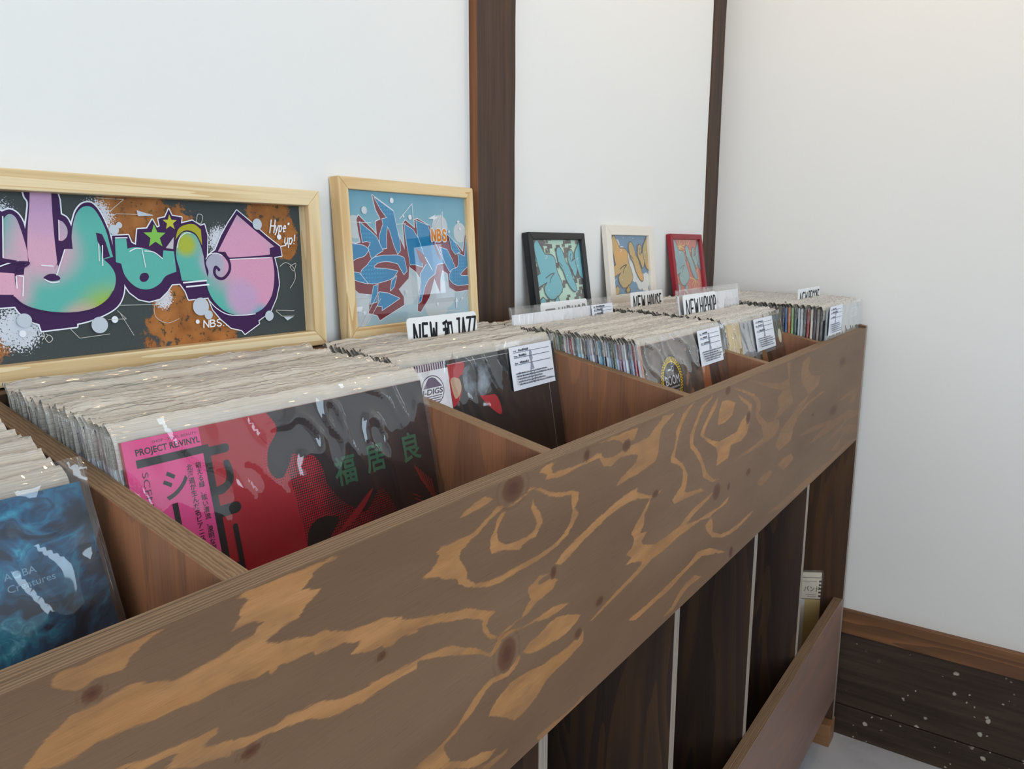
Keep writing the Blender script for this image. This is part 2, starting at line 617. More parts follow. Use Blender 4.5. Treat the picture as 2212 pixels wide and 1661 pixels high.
def mat_rust():
    """artwork ground: dark slate with rusty sprayed patches and white spray dust (printed)"""
    t = NT('print_slate_and_rust')
    mp = t.coord('Object')
    sep = t.n('SeparateXYZ', {0: mp})
    n = t.noise(mp, 26, 6, .72)
    n2 = t.noise(mp, 700, 2)
    c = t.mix(n2.outputs[0], lin(56, 62, 62), lin(70, 76, 76))

    def blob(x, z, rx, rz, amp):
        dx = t.math('DIVIDE', t.math('SUBTRACT', sep.outputs[0], x), rx)
        dz = t.math('DIVIDE', t.math('SUBTRACT', sep.outputs[2], z), rz)
        d = t.math('SQRT', t.math('ADD', t.math('MULTIPLY', dx, dx), t.math('MULTIPLY', dz, dz)))
        return t.math('ADD', d, t.math('MULTIPLY_ADD', n.outputs[0], amp, -amp / 2))
    for x, z, rx, rz in ((-.205, .138, .042, .04), (-.175, .122, .03, .03), (-.165, .032, .042, .05), (-.13, .014, .045, .02), (-.045, .135, .034, .034), (-.022, .11, .016, .03), (-.352, .014, .02, .014), (-.45, .12, .05, .03)):
        f = t.step(blob(x, z, rx, rz, 2.4), 1.0, .85)
        rc = t.ramp(t.noise(mp, 40, 4).outputs[0], [(.3, lin(140, 84, 38)), (.7, lin(182, 118, 60))])
        c = t.mix(f, c, rc.outputs[0])
        spots = t.step(t.noise(mp, 130, 5, .7).outputs[0], .55, .62)
        c = t.mix(t.math('MULTIPLY', f, spots), c, lin(76, 62, 44))
    for x, z, rx, rz in ((-.112, .108, .03, .03), (-.325, .03, .04, .035), (-.245, .13, .03, .03), (-.185, .05, .02, .02), (-.33, .12, .03, .04)):
        f = t.step(blob(x, z, rx, rz, .3), 1.0, .15)
        dots = t.step(t.noise(mp, 620, 2).outputs[0], t.math('MULTIPLY_ADD', f, -.5, .8), t.math('MULTIPLY_ADD', f, -.5, .86))
        c = t.mix(t.math('MULTIPLY', dots, .85), c, lin(222, 226, 236))
    return t.finish(c, .5, .3)


def mat_two(name, a, b, scale, lo=.4, hi=.6, extra=None, rough=.4, det=4, dist=0.0, vecscale=(1, 1, 1)):
    t = NT(name)
    mp = t.coord('Object', vecscale)
    n = t.noise(mp, scale, det, .6, dist)
    c = t.mix(t.step(n.outputs[0], lo, hi), lin(*a), lin(*b))
    for k, (sc, l, h, col) in enumerate(extra or ()):
        v = t.n('VectorMath', {0: mp, 1: (3.7 * k + 1.3, 2.1, 5.5)}, operation='ADD')
        c = t.mix(t.step(t.noise(v, sc, det, .6, dist).outputs[0], l, h), c, lin(*col))
    return t.finish(c, rough, .3)


def mat_halftone():
    """red and black halftone dots (printed)"""
    t = NT('print_halftone')
    mp = t.coord('Object', (1, 1, 1), (0, 0, 0), (0, R(45), 0))
    sep = t.n('SeparateXYZ', {0: mp})
    raw = t.n('SeparateXYZ', {0: t.coord('Object')})
    k = 6.2832 / .0030
    s = t.math('MULTIPLY', t.math('SINE', t.math('MULTIPLY', sep.outputs[0], k)), t.math('SINE', t.math('MULTIPLY', sep.outputs[2], k)))
    g = t.noise(t.coord('Object', (30, 1, 22)), 1, 2)
    th = t.math('MULTIPLY_ADD', raw.outputs[0], 9.0, -1.55)
    th = t.math('ADD', th, t.math('MULTIPLY_ADD', g.outputs[0], 1.6, -.8))
    c = t.mix(t.step(s, th, t.math('ADD', th, .12)), lin(24, 12, 14), lin(176, 22, 44))
    return t.finish(c, .35, .35)


def mat_dots_blue():
    t = NT('print_blue_dots')
    v = t.n('TexVoronoi', {'Vector': t.coord('Object', (1, 0.001, 1)), 'Scale': 190, 'Randomness': .12})
    mask = t.step(t.noise(t.coord('Object'), 16, 1).outputs[0], .45, .6)
    c = t.mix(t.math('MULTIPLY', t.step(v.outputs['Distance'], .34, .28), t.math('MULTIPLY', mask, .5)), lin(0, 128, 180), lin(60, 176, 210))
    return t.finish(c, .45, .3)


M = dict(
    wall=mat_plaster('white_plaster', (236, 236, 234)),
    ceil=mat_plaster('ceiling_plaster', (226, 222, 214)),
    floor=mat_floor(),
    fig=mat_figure(),
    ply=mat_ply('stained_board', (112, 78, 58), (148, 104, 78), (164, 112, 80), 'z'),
    plyd=mat_ply('shaded_stained_board', (48, 40, 37), (72, 58, 52), (92, 70, 54), 'z'),  # board stain darkened to hold the shade inside the lower compartments
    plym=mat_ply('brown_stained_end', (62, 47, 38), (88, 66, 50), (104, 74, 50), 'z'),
    plyx=mat_ply('stained_rail', (112, 90, 82), (142, 114, 104), (152, 118, 102), 'x', .8),
    ledge=mat_ply('stained_ledge', (70, 50, 36), (96, 68, 48), (108, 76, 52), 'x'),
    edge_x=mat_plyedge('ply_edge_top', (150, 124, 98), (112, 90, 70), 'y', 'x'),
    edge_y=mat_plyedge('ply_edge_divider', (148, 120, 92), (120, 94, 70), 'x', 'y'),
    edge_z=mat_plyedge('ply_edge_front', (178, 164, 152), (130, 118, 108), 'x', 'z'),
    pine=mat_pine('pine_frame', (232, 205, 158), (206, 166, 112)),
    pine2=mat_pine('pine_frame_pale', (236, 214, 172), (216, 184, 134)),
    post=mat_oldwood('old_dark_timber', (58, 46, 40), (86, 66, 54), .0, 'z'),
    postside=mat_oldwood('old_timber_side', (104, 66, 42), (140, 92, 58), .0, 'z'),
    plank=mat_oldwood('old_wall_planks', (52, 42, 35), (74, 60, 50), .9, 'y'),
    skirt=mat_ply('stained_trim', (92, 64, 44), (112, 78, 54), (150, 104, 66), 'y'),
    foot=mat_ply('foot_block_wood', (150, 110, 76), (164, 122, 86), (176, 134, 96), 'y'),
    black=flat(34, 34, 36, .35, .4),
    cream=flat(236, 228, 216, .4, .35),
    red=flat(150, 28, 44, .35, .4),
    paper=flat(232, 234, 242, .6, .2),
    sign=flat(240, 241, 242, .4, .3),
    ink=flat(28, 28, 34, .5, .2),
    grey=flat(150, 154, 168, .6, .2),
    liptop=mat_film_top(),
    clear=mat_film_clear(bump=.05, rough=.04, bs=(14, 14, 14), gain=1.7),
    side=mat_film_clear('sleeve_film_side', .05, .08, .6, (300, 300, 40), 1.4),
    card=mat_card(),
    glass=mat_film_clear('picture_glass', 0.0, .005, 0.0),
    backing=flat(120, 96, 70),
    window=flat(120, 90, 64, .5, .3),
)

# traced outlines: plywood figure of the front board (mm from the right end / from the top), knots, and the flat prints

FIG = [(1,[1860,3,1856,2,1851,2,1846,3,1839,2,1830,2,1819,2,1809,2,1805,2,1816,5,1823,9,1827,14,1832,13,1841,12,1847,14,1850,14,1856,10,1860,6]),(1,[1876,40,1871,36,1867,32,1863,30,1858,28,1853,25,1848,25,1841,26,1833,25,1824,24,1812,29,1801,33,1791,33,1781,33,1766,32,1768,51,1776,51,1787,51,1799,49,1814,49,1823,47,1834,46,1843,45,1853,47,1860,47,1865,46]),(1,[1795,33,1781,32,1768,31,1760,29,1751,28,1748,25,1744,24,1750,21,1756,20,1765,20,1759,15,1759,10,1751,7,1756,3,1762,1,1752,1,1738,2,1723,2,1708,2,1692,2,1682,3,1696,4,1704,6,1712,13,1717,14,1700,20,1705,22,1713,26,1718,31,1731,32,1740,35,1745,37,1734,42,1721,44,1708,49,1697,49,1694,52,1679,58,1663,61,1644,63,1630,68,1648,67,1612,79,1612,88,1628,84,1637,86,1645,85,1649,82,1653,82,1665,80,1677,75,1670,72,1665,70,1674,68,1683,64,1692,63,1703,63,1707,62,1708,59,1717,57,1728,57,1735,56,1741,59,1742,55,1750,56,1761,53,1770,51,1780,50,1788,50,1796,50]),(1,[1798,72,1789,73,1781,74,1778,76,1785,78,1791,80,1790,82,1776,85,1763,89,1753,92,1740,93,1731,92,1719,94,1704,96,1690,102,1676,105,1657,107,1635,108,1613,111,1613,117,1632,115,1650,114,1668,115,1679,113,1690,112,1705,108,1711,104,1724,100,1736,98,1749,95,1761,95,1775,92,1786,90,1799,86]),(1,[1837,63,1825,67,1816,69,1807,70,1795,72,1784,73,1778,74,1783,77,1789,78,1790,80,1780,83,1770,86,1771,95,1784,90,1795,88,1799,86,1811,79,1806,78,1802,75,1807,73,1817,72,1823,72]),(0.7,[1561,14,1552,11,1540,8,1528,6,1517,11,1526,13,1540,14,1552,15]),(1,[1606,48,1596,46,1589,42,1585,37,1589,33,1582,31,1567,32,1552,32,1540,31,1528,26,1516,22,1510,19,1502,22,1512,25,1524,29,1537,35,1550,38,1560,42,1562,48,1552,62,1553,68,1541,77,1522,81,1503,83,1481,83,1457,84,1437,84,1416,82,1402,77,1391,69,1387,59,1390,49,1389,42,1411,38,1430,32,1448,22,1460,18,1469,20,1481,24,1495,24,1469,21,1462,16,1445,21,1427,30,1406,36,1389,38,1376,43,1377,51,1383,57,1375,65,1385,73,1396,81,1415,85,1436,88,1461,88,1485,88,1508,88,1525,85,1541,80,1555,73,1562,68,1564,63,1571,61,1582,57,1587,53]),(1,[1521,53,1520,44,1514,38,1512,31,1505,27,1499,27,1505,33,1512,40,1510,50,1499,57,1485,59,1467,60,1455,58,1450,52,1455,44,1460,35,1457,29,1455,35,1445,44,1440,54,1447,59,1452,64,1467,64,1474,66,1478,69,1488,65,1499,61,1510,59,1518,58]),(1,[1446,5,1436,2,1418,2,1428,5,1425,12,1412,15,1393,16,1367,15,1352,14,1331,14,1331,18,1355,17,1378,17,1401,19,1422,17,1438,15,1433,11]),(1,[1418,104,1398,101,1376,97,1352,93,1327,90,1327,81,1358,87,1384,92,1404,96]),(1,[1473,133,1466,126,1459,123,1466,110,1456,108,1446,105,1428,108,1439,108,1451,111,1444,114,1425,115,1413,120,1422,126,1438,128,1451,129,1463,133,1473,134,1487,134,1475,135]),(1,[1659,65,1644,66,1626,69,1629,71,1610,78,1586,84,1568,90,1553,93,1533,103,1514,112,1523,114,1527,119,1521,130,1510,137,1492,134,1485,135,1503,137,1514,137,1523,132,1531,122,1532,116,1530,112,1543,106,1553,101,1568,97,1583,92,1597,88,1614,85,1626,83,1636,82,1646,83,1660,81]),(1,[1661,105,1643,107,1624,109,1606,110,1590,113,1572,117,1565,121,1549,130,1541,133,1527,144,1521,148,1508,138,1494,138,1473,144,1456,145,1438,145,1419,146,1391,153,1408,154,1430,153,1451,148,1473,145,1492,141,1505,142,1514,149,1521,150,1533,142,1557,131,1576,124,1590,118,1608,112,1624,110,1643,112,1661,113]),(1,[1472,169,1461,165,1445,164,1430,160,1414,159,1391,166,1367,176,1379,181,1396,184,1418,182,1443,179,1460,176]),(1,[1617,198,1606,196,1591,196,1578,194,1566,190,1555,184,1544,178,1534,174,1522,171,1507,174,1494,176,1484,172,1479,167,1476,173,1484,178,1494,181,1505,179,1516,176,1526,177,1535,182,1545,188,1556,191,1569,195,1581,197,1585,200,1577,214,1578,216,1557,228,1533,234,1513,242,1525,245,1540,242,1551,238]),(1,[1524,204,1517,199,1510,195,1502,193,1492,190,1484,190,1464,192,1439,197,1413,199,1385,200,1361,196,1361,208,1394,213,1414,214,1433,217,1446,224,1456,227,1470,230,1484,230,1497,220,1510,212]),(0.6,[1449,268,1422,269,1393,272,1370,272,1358,269,1358,276,1390,277,1422,275,1441,275]),(0.5,[1540,245,1525,249,1507,251,1494,252,1500,255,1518,255,1524,255]),(0.9,[1420,12,1404,13,1386,15,1363,16,1340,12,1351,17,1372,17,1396,18,1420,19]),(0.9,[1337,2,1312,2,1293,2,1251,3,1248,5,1258,15,1272,13,1282,14,1292,9,1306,5]),(0.8,[1340,12,1324,21,1305,24,1282,22,1257,21,1236,21,1217,20,1202,12,1186,7,1183,3,1149,5,1170,12,1185,17,1190,30,1191,44,1198,53,1218,55,1248,57,1272,57,1296,58,1286,52,1270,48,1249,43,1245,35,1264,30,1291,28,1311,33,1327,28]),(1,[1418,103,1396,97,1372,90,1345,86,1324,82,1302,77,1278,74,1257,73,1243,74,1246,78,1211,92,1195,95,1174,93,1191,98,1215,94,1245,86,1267,85,1295,85,1317,87,1342,92,1366,97,1388,103,1407,107]),(1,[1269,157,1252,154,1267,145,1252,142,1248,133,1256,124,1243,115,1229,108,1218,101,1209,96,1214,105,1223,111,1224,123,1235,131,1215,135,1230,141,1226,147,1193,158,1155,159,1115,159,1097,153,1073,148,1048,147,1016,145,1000,143,1016,149,1042,152,1067,155,1096,163,1055,169,1024,170,973,174,932,168,943,176,996,176,1012,178,1045,172,1080,172,1118,171,1167,175,1200,174,1224,179,1253,182,1285,185,1319,189,1344,192,1347,191,1322,186,1289,181,1254,177,1228,172,1224,168,1247,161]),(0.9,[1021,194,1025,185,1003,180,996,193,997,204,961,219,923,225,878,227,837,225,808,226,843,231,884,233,916,232,954,226,996,212]),(1,[1258,228,1212,229,1162,228,1117,225,1079,223,1050,216,1006,225,963,243,937,254,987,240,1033,227,1059,228,1098,230,1144,235,1187,235,1231,236,1238,236]),(0.7,[1159,266,1132,263,1110,252,1086,247,1056,247,1028,260,1045,258,1076,255,1104,260,1127,269]),(1,[1144,116,1129,110,1116,104,1113,96,1114,84,1124,77,1152,65,1154,58,1144,49,1139,36,1142,30,1132,21,1122,12,1104,5,1090,2,1083,2,1099,8,1116,18,1127,27,1136,44,1140,54,1143,62,1115,76,1099,94,1100,107,1106,115,1096,120,1050,126,1034,133,1070,128,1114,124,1137,123]),(1,[1096,52,1095,43,1084,32,1073,22,1060,11,1035,6,1019,2,1024,7,1049,13,1063,22,1074,34,1083,45,1084,57,1056,78,1042,94,1032,108,1002,126,973,132,1008,128,1042,112,1052,93,1077,70,1093,60]),(1,[1060,50,1053,42,1037,31,1022,20,1002,9,1004,19,1021,30,1040,42,1049,54,1016,67,987,75,947,75,916,75,899,63,867,55,858,71,869,87,894,93,938,90,948,107,994,108,990,93,998,81,1032,66]),(1,[997,49,994,31,984,18,955,21,930,29,939,45,968,50]),(0.9,[939,7,894,16,845,30,817,46,825,63,810,82,831,64,828,46,858,30,907,16]),(0.8,[926,15,885,32,852,44,854,56,868,53,869,44,905,29]),(0.37,[937,4,883,20,838,33,813,45,807,59,819,65,767,90,701,96,697,112,718,120,760,122,828,121,889,119,935,121,890,115,829,114,783,111,794,91,832,65,829,47,856,32,901,17]),(0.31,[874,4,795,19,715,33,653,33,652,5,676,2,639,60,618,78,672,87,731,92,705,77,717,57,689,48,765,32,822,17]),(0.37,[578,31,574,15,531,8,520,14,533,32,501,49,429,59,444,75,510,83,580,91,628,105,681,116,714,139,688,154,617,150,605,128,575,112,505,102,375,96,429,93,525,98,593,111,510,86,575,46]),(0.37,[803,183,784,176,735,177,719,184,739,190,781,193]),(0.43,[690,179,660,174,611,176,590,190,623,195,655,197]),(0.31,[734,254,657,257,556,257,443,257,289,263,111,259,5,272,136,267,286,272,438,274,553,271,655,267]),(0.25,[582,152,491,153,387,162,269,176,141,178,0,206,46,205,189,191,288,193,400,190,482,186,424,180,340,174,448,167]),(0.25,[282,139,183,135,73,137,36,136,52,152,89,169,147,162,98,145,206,143]),(0.22,[168,177,18,200,-11,215,132,202,260,204,372,213,257,214,142,212,35,233,-5,257,175,230,296,241,217,258])]
KNOTS = [(1843,19,4.4,3.2,1),(1649,90,3.2,1.8,1),(1758,100,6.1,2.7,1),(1488,10,13.5,9.6,1),(1497,159,11.4,12.6,1),(1421,110,4.3,5.2,1),(1361,9,4.2,4.6,1),(1649,90,3.8,2.5,1),(1329,177,5.4,4.2,0.7),(1362,9,4.6,4.2,1),(1275,18,8.4,4.9,0.8),(1195,94,7.4,3.7,0.8),(988,147,12.9,10.6,0.8),(938,152,4.4,4.1,1),(850,152,10.1,4.9,0.8),(1326,177,5.9,4.0,0.8),(911,263,6.7,7.4,1.2),(1372,194,6.8,4.7,0.6),(963,6,9.6,5.5,0.7),(244,53,32.4,12.0,0.4),(295,151,37.4,12.1,0.4),(938,153,4.6,4.2,0.8),(866,62,8.3,8.4,0.6),(470,130,6.2,2.7,0.8)]
ART1 = [('sil','purple',2.64,1,[-332.7,128.5,-326.4,132.5,-320.2,134.6,-314.5,131.5,-310.9,125.1,-309.5,117.9,-306.8,129.1,-304.7,140.9,-306.9,146,-308.4,155.7,-281.1,157.1,-278.5,149.9,-277.5,144.6,-277.7,131.8,-272.6,128.5,-269.6,121,-267.4,127.2,-263.8,135.5,-257.7,141.9,-250.6,143.5,-245.3,140.2,-240.3,132,-235.7,119.3,-232.1,102,-230,84.5,-226.4,74.1,-225,63.7,-228.4,52.1,-235.2,43.6,-247.6,37.2,-262.5,32.6,-273.9,30.7,-274.1,27.9,-305.7,26.7,-307,33,-315.5,37.2,-322.2,44.5,-325.3,50.1,-341,49.9],[1,5,6,8,9,10,11,12,13,15,31,32,33,34,37,38]),('sil','purple',2.31,0,[-232.6,112.8,-216,113.6,-213.6,106.3,-209.2,104,-206.3,119.5,-196,120.4,-189.6,129.4,-185.4,121.3,-182.1,122.8,-183.1,130.3,-175.5,132,-170.7,140.4,-167.9,133.7,-157,132.4,-158.3,126.2,-145.1,129.5,-135.7,124.2,-131.1,125.8,-128.4,113.9,-130.9,93.1,-133.1,88.3,-131.1,65.6,-131.6,47.7,-156.9,46.8,-159.7,55.7,-165.1,63.9,-174.5,63.6,-180.1,56.8,-189,49.6,-200.6,47.3,-211.5,50.2,-220.2,57.5,-225.5,66.7,-229,78.7,-231.9,87.5],[]),('sil','purple',2.31,0,[-135.4,81.9,-131.9,91.5,-120.3,98.6,-111.7,114,-101.1,128.7,-89.5,142.1,-71.5,129.3,-51.9,114.2,-33.4,102,-31.9,91.5,-42.8,89.9,-39.4,75.8,-38.3,58,-43.7,42.3,-53.3,27,-70.9,17.8,-70.1,14.2,-90.3,3.9,-94,8.6,-107.6,12.4,-120.2,23.6,-128.9,34.3,-133.4,47.8,-135.7,65.8],[]),('poly','grad',0,1,[-330,92.5,-329,108,-327.6,120.9,-325.2,127.4,-320.6,130.7,-316.1,127.6,-313.4,118.5,-311.4,108,-310,97.4,-310.3,88.8,-322.3,91],[0,9]),('poly','grad',0,1,[-301.7,154.7,-283.8,155.7,-285,134.9,-285.7,110.6,-285.6,88.1,-289.3,80.7,-278.1,100.4,-270.6,100.3,-270.1,113.4,-265.9,128.6,-260.3,137,-253.8,140,-247.6,138.1,-242,129.1,-237.4,116.4,-235.1,102,-233.4,92.6,-242.7,90.4,-236.7,84,-233,75.9,-233.9,65.7,-239.3,55.7,-249.6,47.6,-261.5,43.3,-278.3,41.8,-295.6,43.5,-310.6,47.7,-320.2,52.4,-325.6,59.4,-323.6,64.7,-321.3,77.8,-315.1,77.8,-313.4,86.8,-309.6,88.7,-309.6,101.4,-307,121.2,-304.1,137],[0,1,4,5,6,7,16,17,28,29,30,31,32,33]),('poly','grad',0,0,[-337.7,80.8,-322.6,79.2,-323.3,60.4,-339.8,61.4],[]),('poly','purple',0,1,[-299,74.2,-294.8,77.5,-288.9,77.7,-284.6,74.3,-286.2,72,-292.8,71.5],[]),('poly','purple',0,0,[-247.6,115.6,-242,114.2,-239.1,106.4,-236.3,93.1,-244.1,90.7,-244.5,102.1,-246.9,107.8],[]),('poly','purple',0,0,[-285.8,86.1,-284.6,107.9,-272.5,116.1,-271.3,107.9,-277.4,100.4,-284.9,84.7],[]),('poly','grad',0,1,[-280.8,126.3,-277,125,-273.6,118.9,-274.5,112,-278.7,107.9,-282.4,107.9],[0,5]),('poly','grad',0,1,[-229.9,110,-218.6,109.9,-218.3,100.4,-211.7,101.8,-203.2,101,-193.1,97.9,-182.3,90.1,-180.8,98.5,-169.2,97.6,-168.3,76.6,-180.5,72.4,-187.7,65,-197.9,60.1,-209,60.7,-217.9,66.4,-224,75.5,-226.1,85.9,-231.2,87.5],[0,1,2,6,7,8,9,16,17]),('poly','purple',0,1,[-208.9,71.2,-206.2,75.6,-200.6,75.9,-198.8,71.9,-202.1,67.9,-206.8,67.7],[]),('poly','grad',0,1,[-167.1,91.4,-165.2,104.5,-159.2,115.4,-151.2,117.7,-142.8,113.9,-138.1,104.4,-135.2,91.6,-134.8,81.9,-131.7,65.6,-163.1,67,-164.7,79.6],[6,8,9]),('poly','olive',0,1,[-166.5,109.2,-162.3,120,-154.2,124.7,-143.6,125.6,-136,120.2,-136,103.6,-142.3,115.5,-152,119.3,-160,116.1],[0,4,5]),('star','green',12.38,0,[-188.6,112.5],[]),('star','green2',8.25,0,[-171,126.8],[]),('poly','pale',0,0,[-178.1,100.8,-168,112.2,-169.8,99.9],[]),('poly','grad',0,0,[-117.6,96.9,-103.8,117.3,-89.9,137.2,-68.1,120.9,-42.1,102.1,-49,100.4,-49.1,93.1,-78.2,90.5,-103.9,90.2,-109.2,96.3],[]),('poly','grad',0,1,[-133.3,85.1,-127.2,93,-118.7,94.8,-111.4,92,-105.8,85.3,-103,88.5,-46,90.3,-44.6,72.4,-47.2,54.9,-52.3,42.8,-63.7,31.3,-80.7,25.6,-98.7,26.1,-113.9,31.5,-124.6,40.6,-131.3,50.9,-134.4,64.1,-130.9,75.3],[4,5,6]),('line','purple',3.3,1,[-109.3,95.2,-104,83.6,-105.6,74.5,-113.2,67.8,-120.7,68.8,-124,74.3,-121.7,80.3,-117.3,76.5],[]),('line','white',0.83,1,[-133,89.1,-128.1,93.9,-119.6,95.3,-112.3,92.5],[]),('line','purple',1.98,0,[-104,89,-45.9,91.7],[]),('line','white',0.99,0,[-103.1,88.3,-49.3,89.7],[]),('line','white',1.65,0,[-161.5,64.9,-133.8,66.2],[]),('line','white',1.65,0,[-158.4,60.4,-131.4,61.7],[]),('line','white',0.99,1,[-133.6,45.3,-125,35.7,-110.4,27.5,-90.8,25.5,-74.5,25.9],[]),('line','white',0.99,0,[-278.1,99.7,-287.7,76.5],[]),('line','white',0.99,1,[-298.5,73.3,-292.9,70.1,-285.6,70.6],[]),('line','white',0.99,0,[-243,103.5,-244.7,84.2],[]),('line','white',0.83,0,[-246.4,105,-247.5,88.6],[]),('line','white',0.99,1,[-216.7,97.8,-210.2,100.6,-204.8,100.6],[]),('line','white',0.83,0,[-204,101,-201.7,81.5],[]),('line','white',0.99,1,[-201.1,98,-191.6,96.8,-182.7,90.1],[]),('line','white',0.83,1,[-165.5,101.4,-162.2,110.7,-154.8,116.2,-148.7,116.2],[]),('line','white',0.99,0,[-299.8,85.8,-289.5,84.8],[]),('line','white',0.99,0,[-322,76.5,-322.2,65.9],[]),('line','white',0.99,0,[-319.5,77.1,-315.9,76.3,-318.3,59],[]),('line','white',0.99,0,[-330.5,93.2,-326.8,128.6],[]),('line','white',0.99,1,[-335.5,84.9,-327.5,87.9,-318.2,89.9],[]),('line','purple',1.98,1,[-334.9,91.3,-325,89.1,-310.3,88.1,-320.9,81.8],[]),('line','white',0.83,0,[-280.8,126.3,-282.3,108.6],[]),('line','white',0.99,0,[-229.8,110.7,-217.8,111],[]),('line','purple',1.16,1,[-325.7,58.8,-319,51.7,-308.2,46.4,-291.7,42.4,-272.9,41.3,-255.7,43.9,-243.4,51.5,-236.7,59.9],[]),('disc','haze',4.95,0,[-230.6,118.6],[]),('disc','haze',2.97,0,[-225,123],[]),('disc','haze',7.92,0,[-253.6,27.9],[]),('disc','white',3.3,0,[-238.5,32],[]),('disc','white',2.97,0,[-322.3,25.8],[]),('disc','haze',6.27,0,[-64.6,127.4],[]),('disc','haze',9.57,0,[-144.1,38.7],[]),('disc','white',2.31,0,[-149.5,22.8],[]),('disc','haze',5.94,0,[-56.4,22.4],[]),('disc','white',3.14,0,[-35.3,113.4],[]),('disc','haze',6.27,0,[-319.8,37.5],[]),('disc','haze',4.95,0,[-135.7,29.1],[]),('line','thin',0.49,0,[-244.6,148,-218.3,147.6,-233.5,135.7],[]),('line','thin',0.49,0,[-239.4,126.3,-227,133.7,-190,133.9],[]),('poly','haze',0,0,[-206.2,137.9,-188.5,133.2,-205.2,132.1],[]),('line','thin',0.49,0,[-281.2,26.4,-273.8,17.1,-244.9,18.5],[]),('line','thin',0.49,0,[-232,45.6,-187.9,43.6],[]),('line','thin',0.49,0,[-235.4,40.7,-227.1,31.8,-245.1,32.6],[]),('line','thin',0.49,0,[-232.7,37.5,-220.9,14.6],[]),('line','thin',0.49,1,[-185.8,48.6,-196.1,43.9,-196.3,31.5,-184.5,24.3,-170.6,27.8],[]),('line','thin',0.66,1,[-37,79.2,-28,83.4,-17.2,76.9,-15.7,64.2,-24.3,52.9],[]),('line','thin',0.66,1,[-22.7,78.8,-13.5,82.2,-17.4,73.3,-22.7,78.8],[]),('line','thin',0.66,1,[-141.7,128,-139.3,135.9,-134,134.5,-136.4,126.5,-141.7,128],[]),('line','thin',0.66,0,[-46.8,28.3,-20.2,25.8],[]),('line','thin',0.66,0,[-46.8,27.4,-38.5,20.5,-20.6,19.4],[]),('poly','haze',0,0,[-36.3,19.4,-21.8,18.7,-31.1,14.8],[]),('line','thin',0.66,1,[-304.5,19.6,-300.9,22.7,-298,18.9,-301.6,15.8,-304.5,19.6],[]),('poly','haze',0,0,[-341.8,19.6,-325.5,18.8,-337.4,16.4],[]),('line','thin',0.66,1,[-305.8,26,-304.9,21.7,-307.2,18.5],[])]
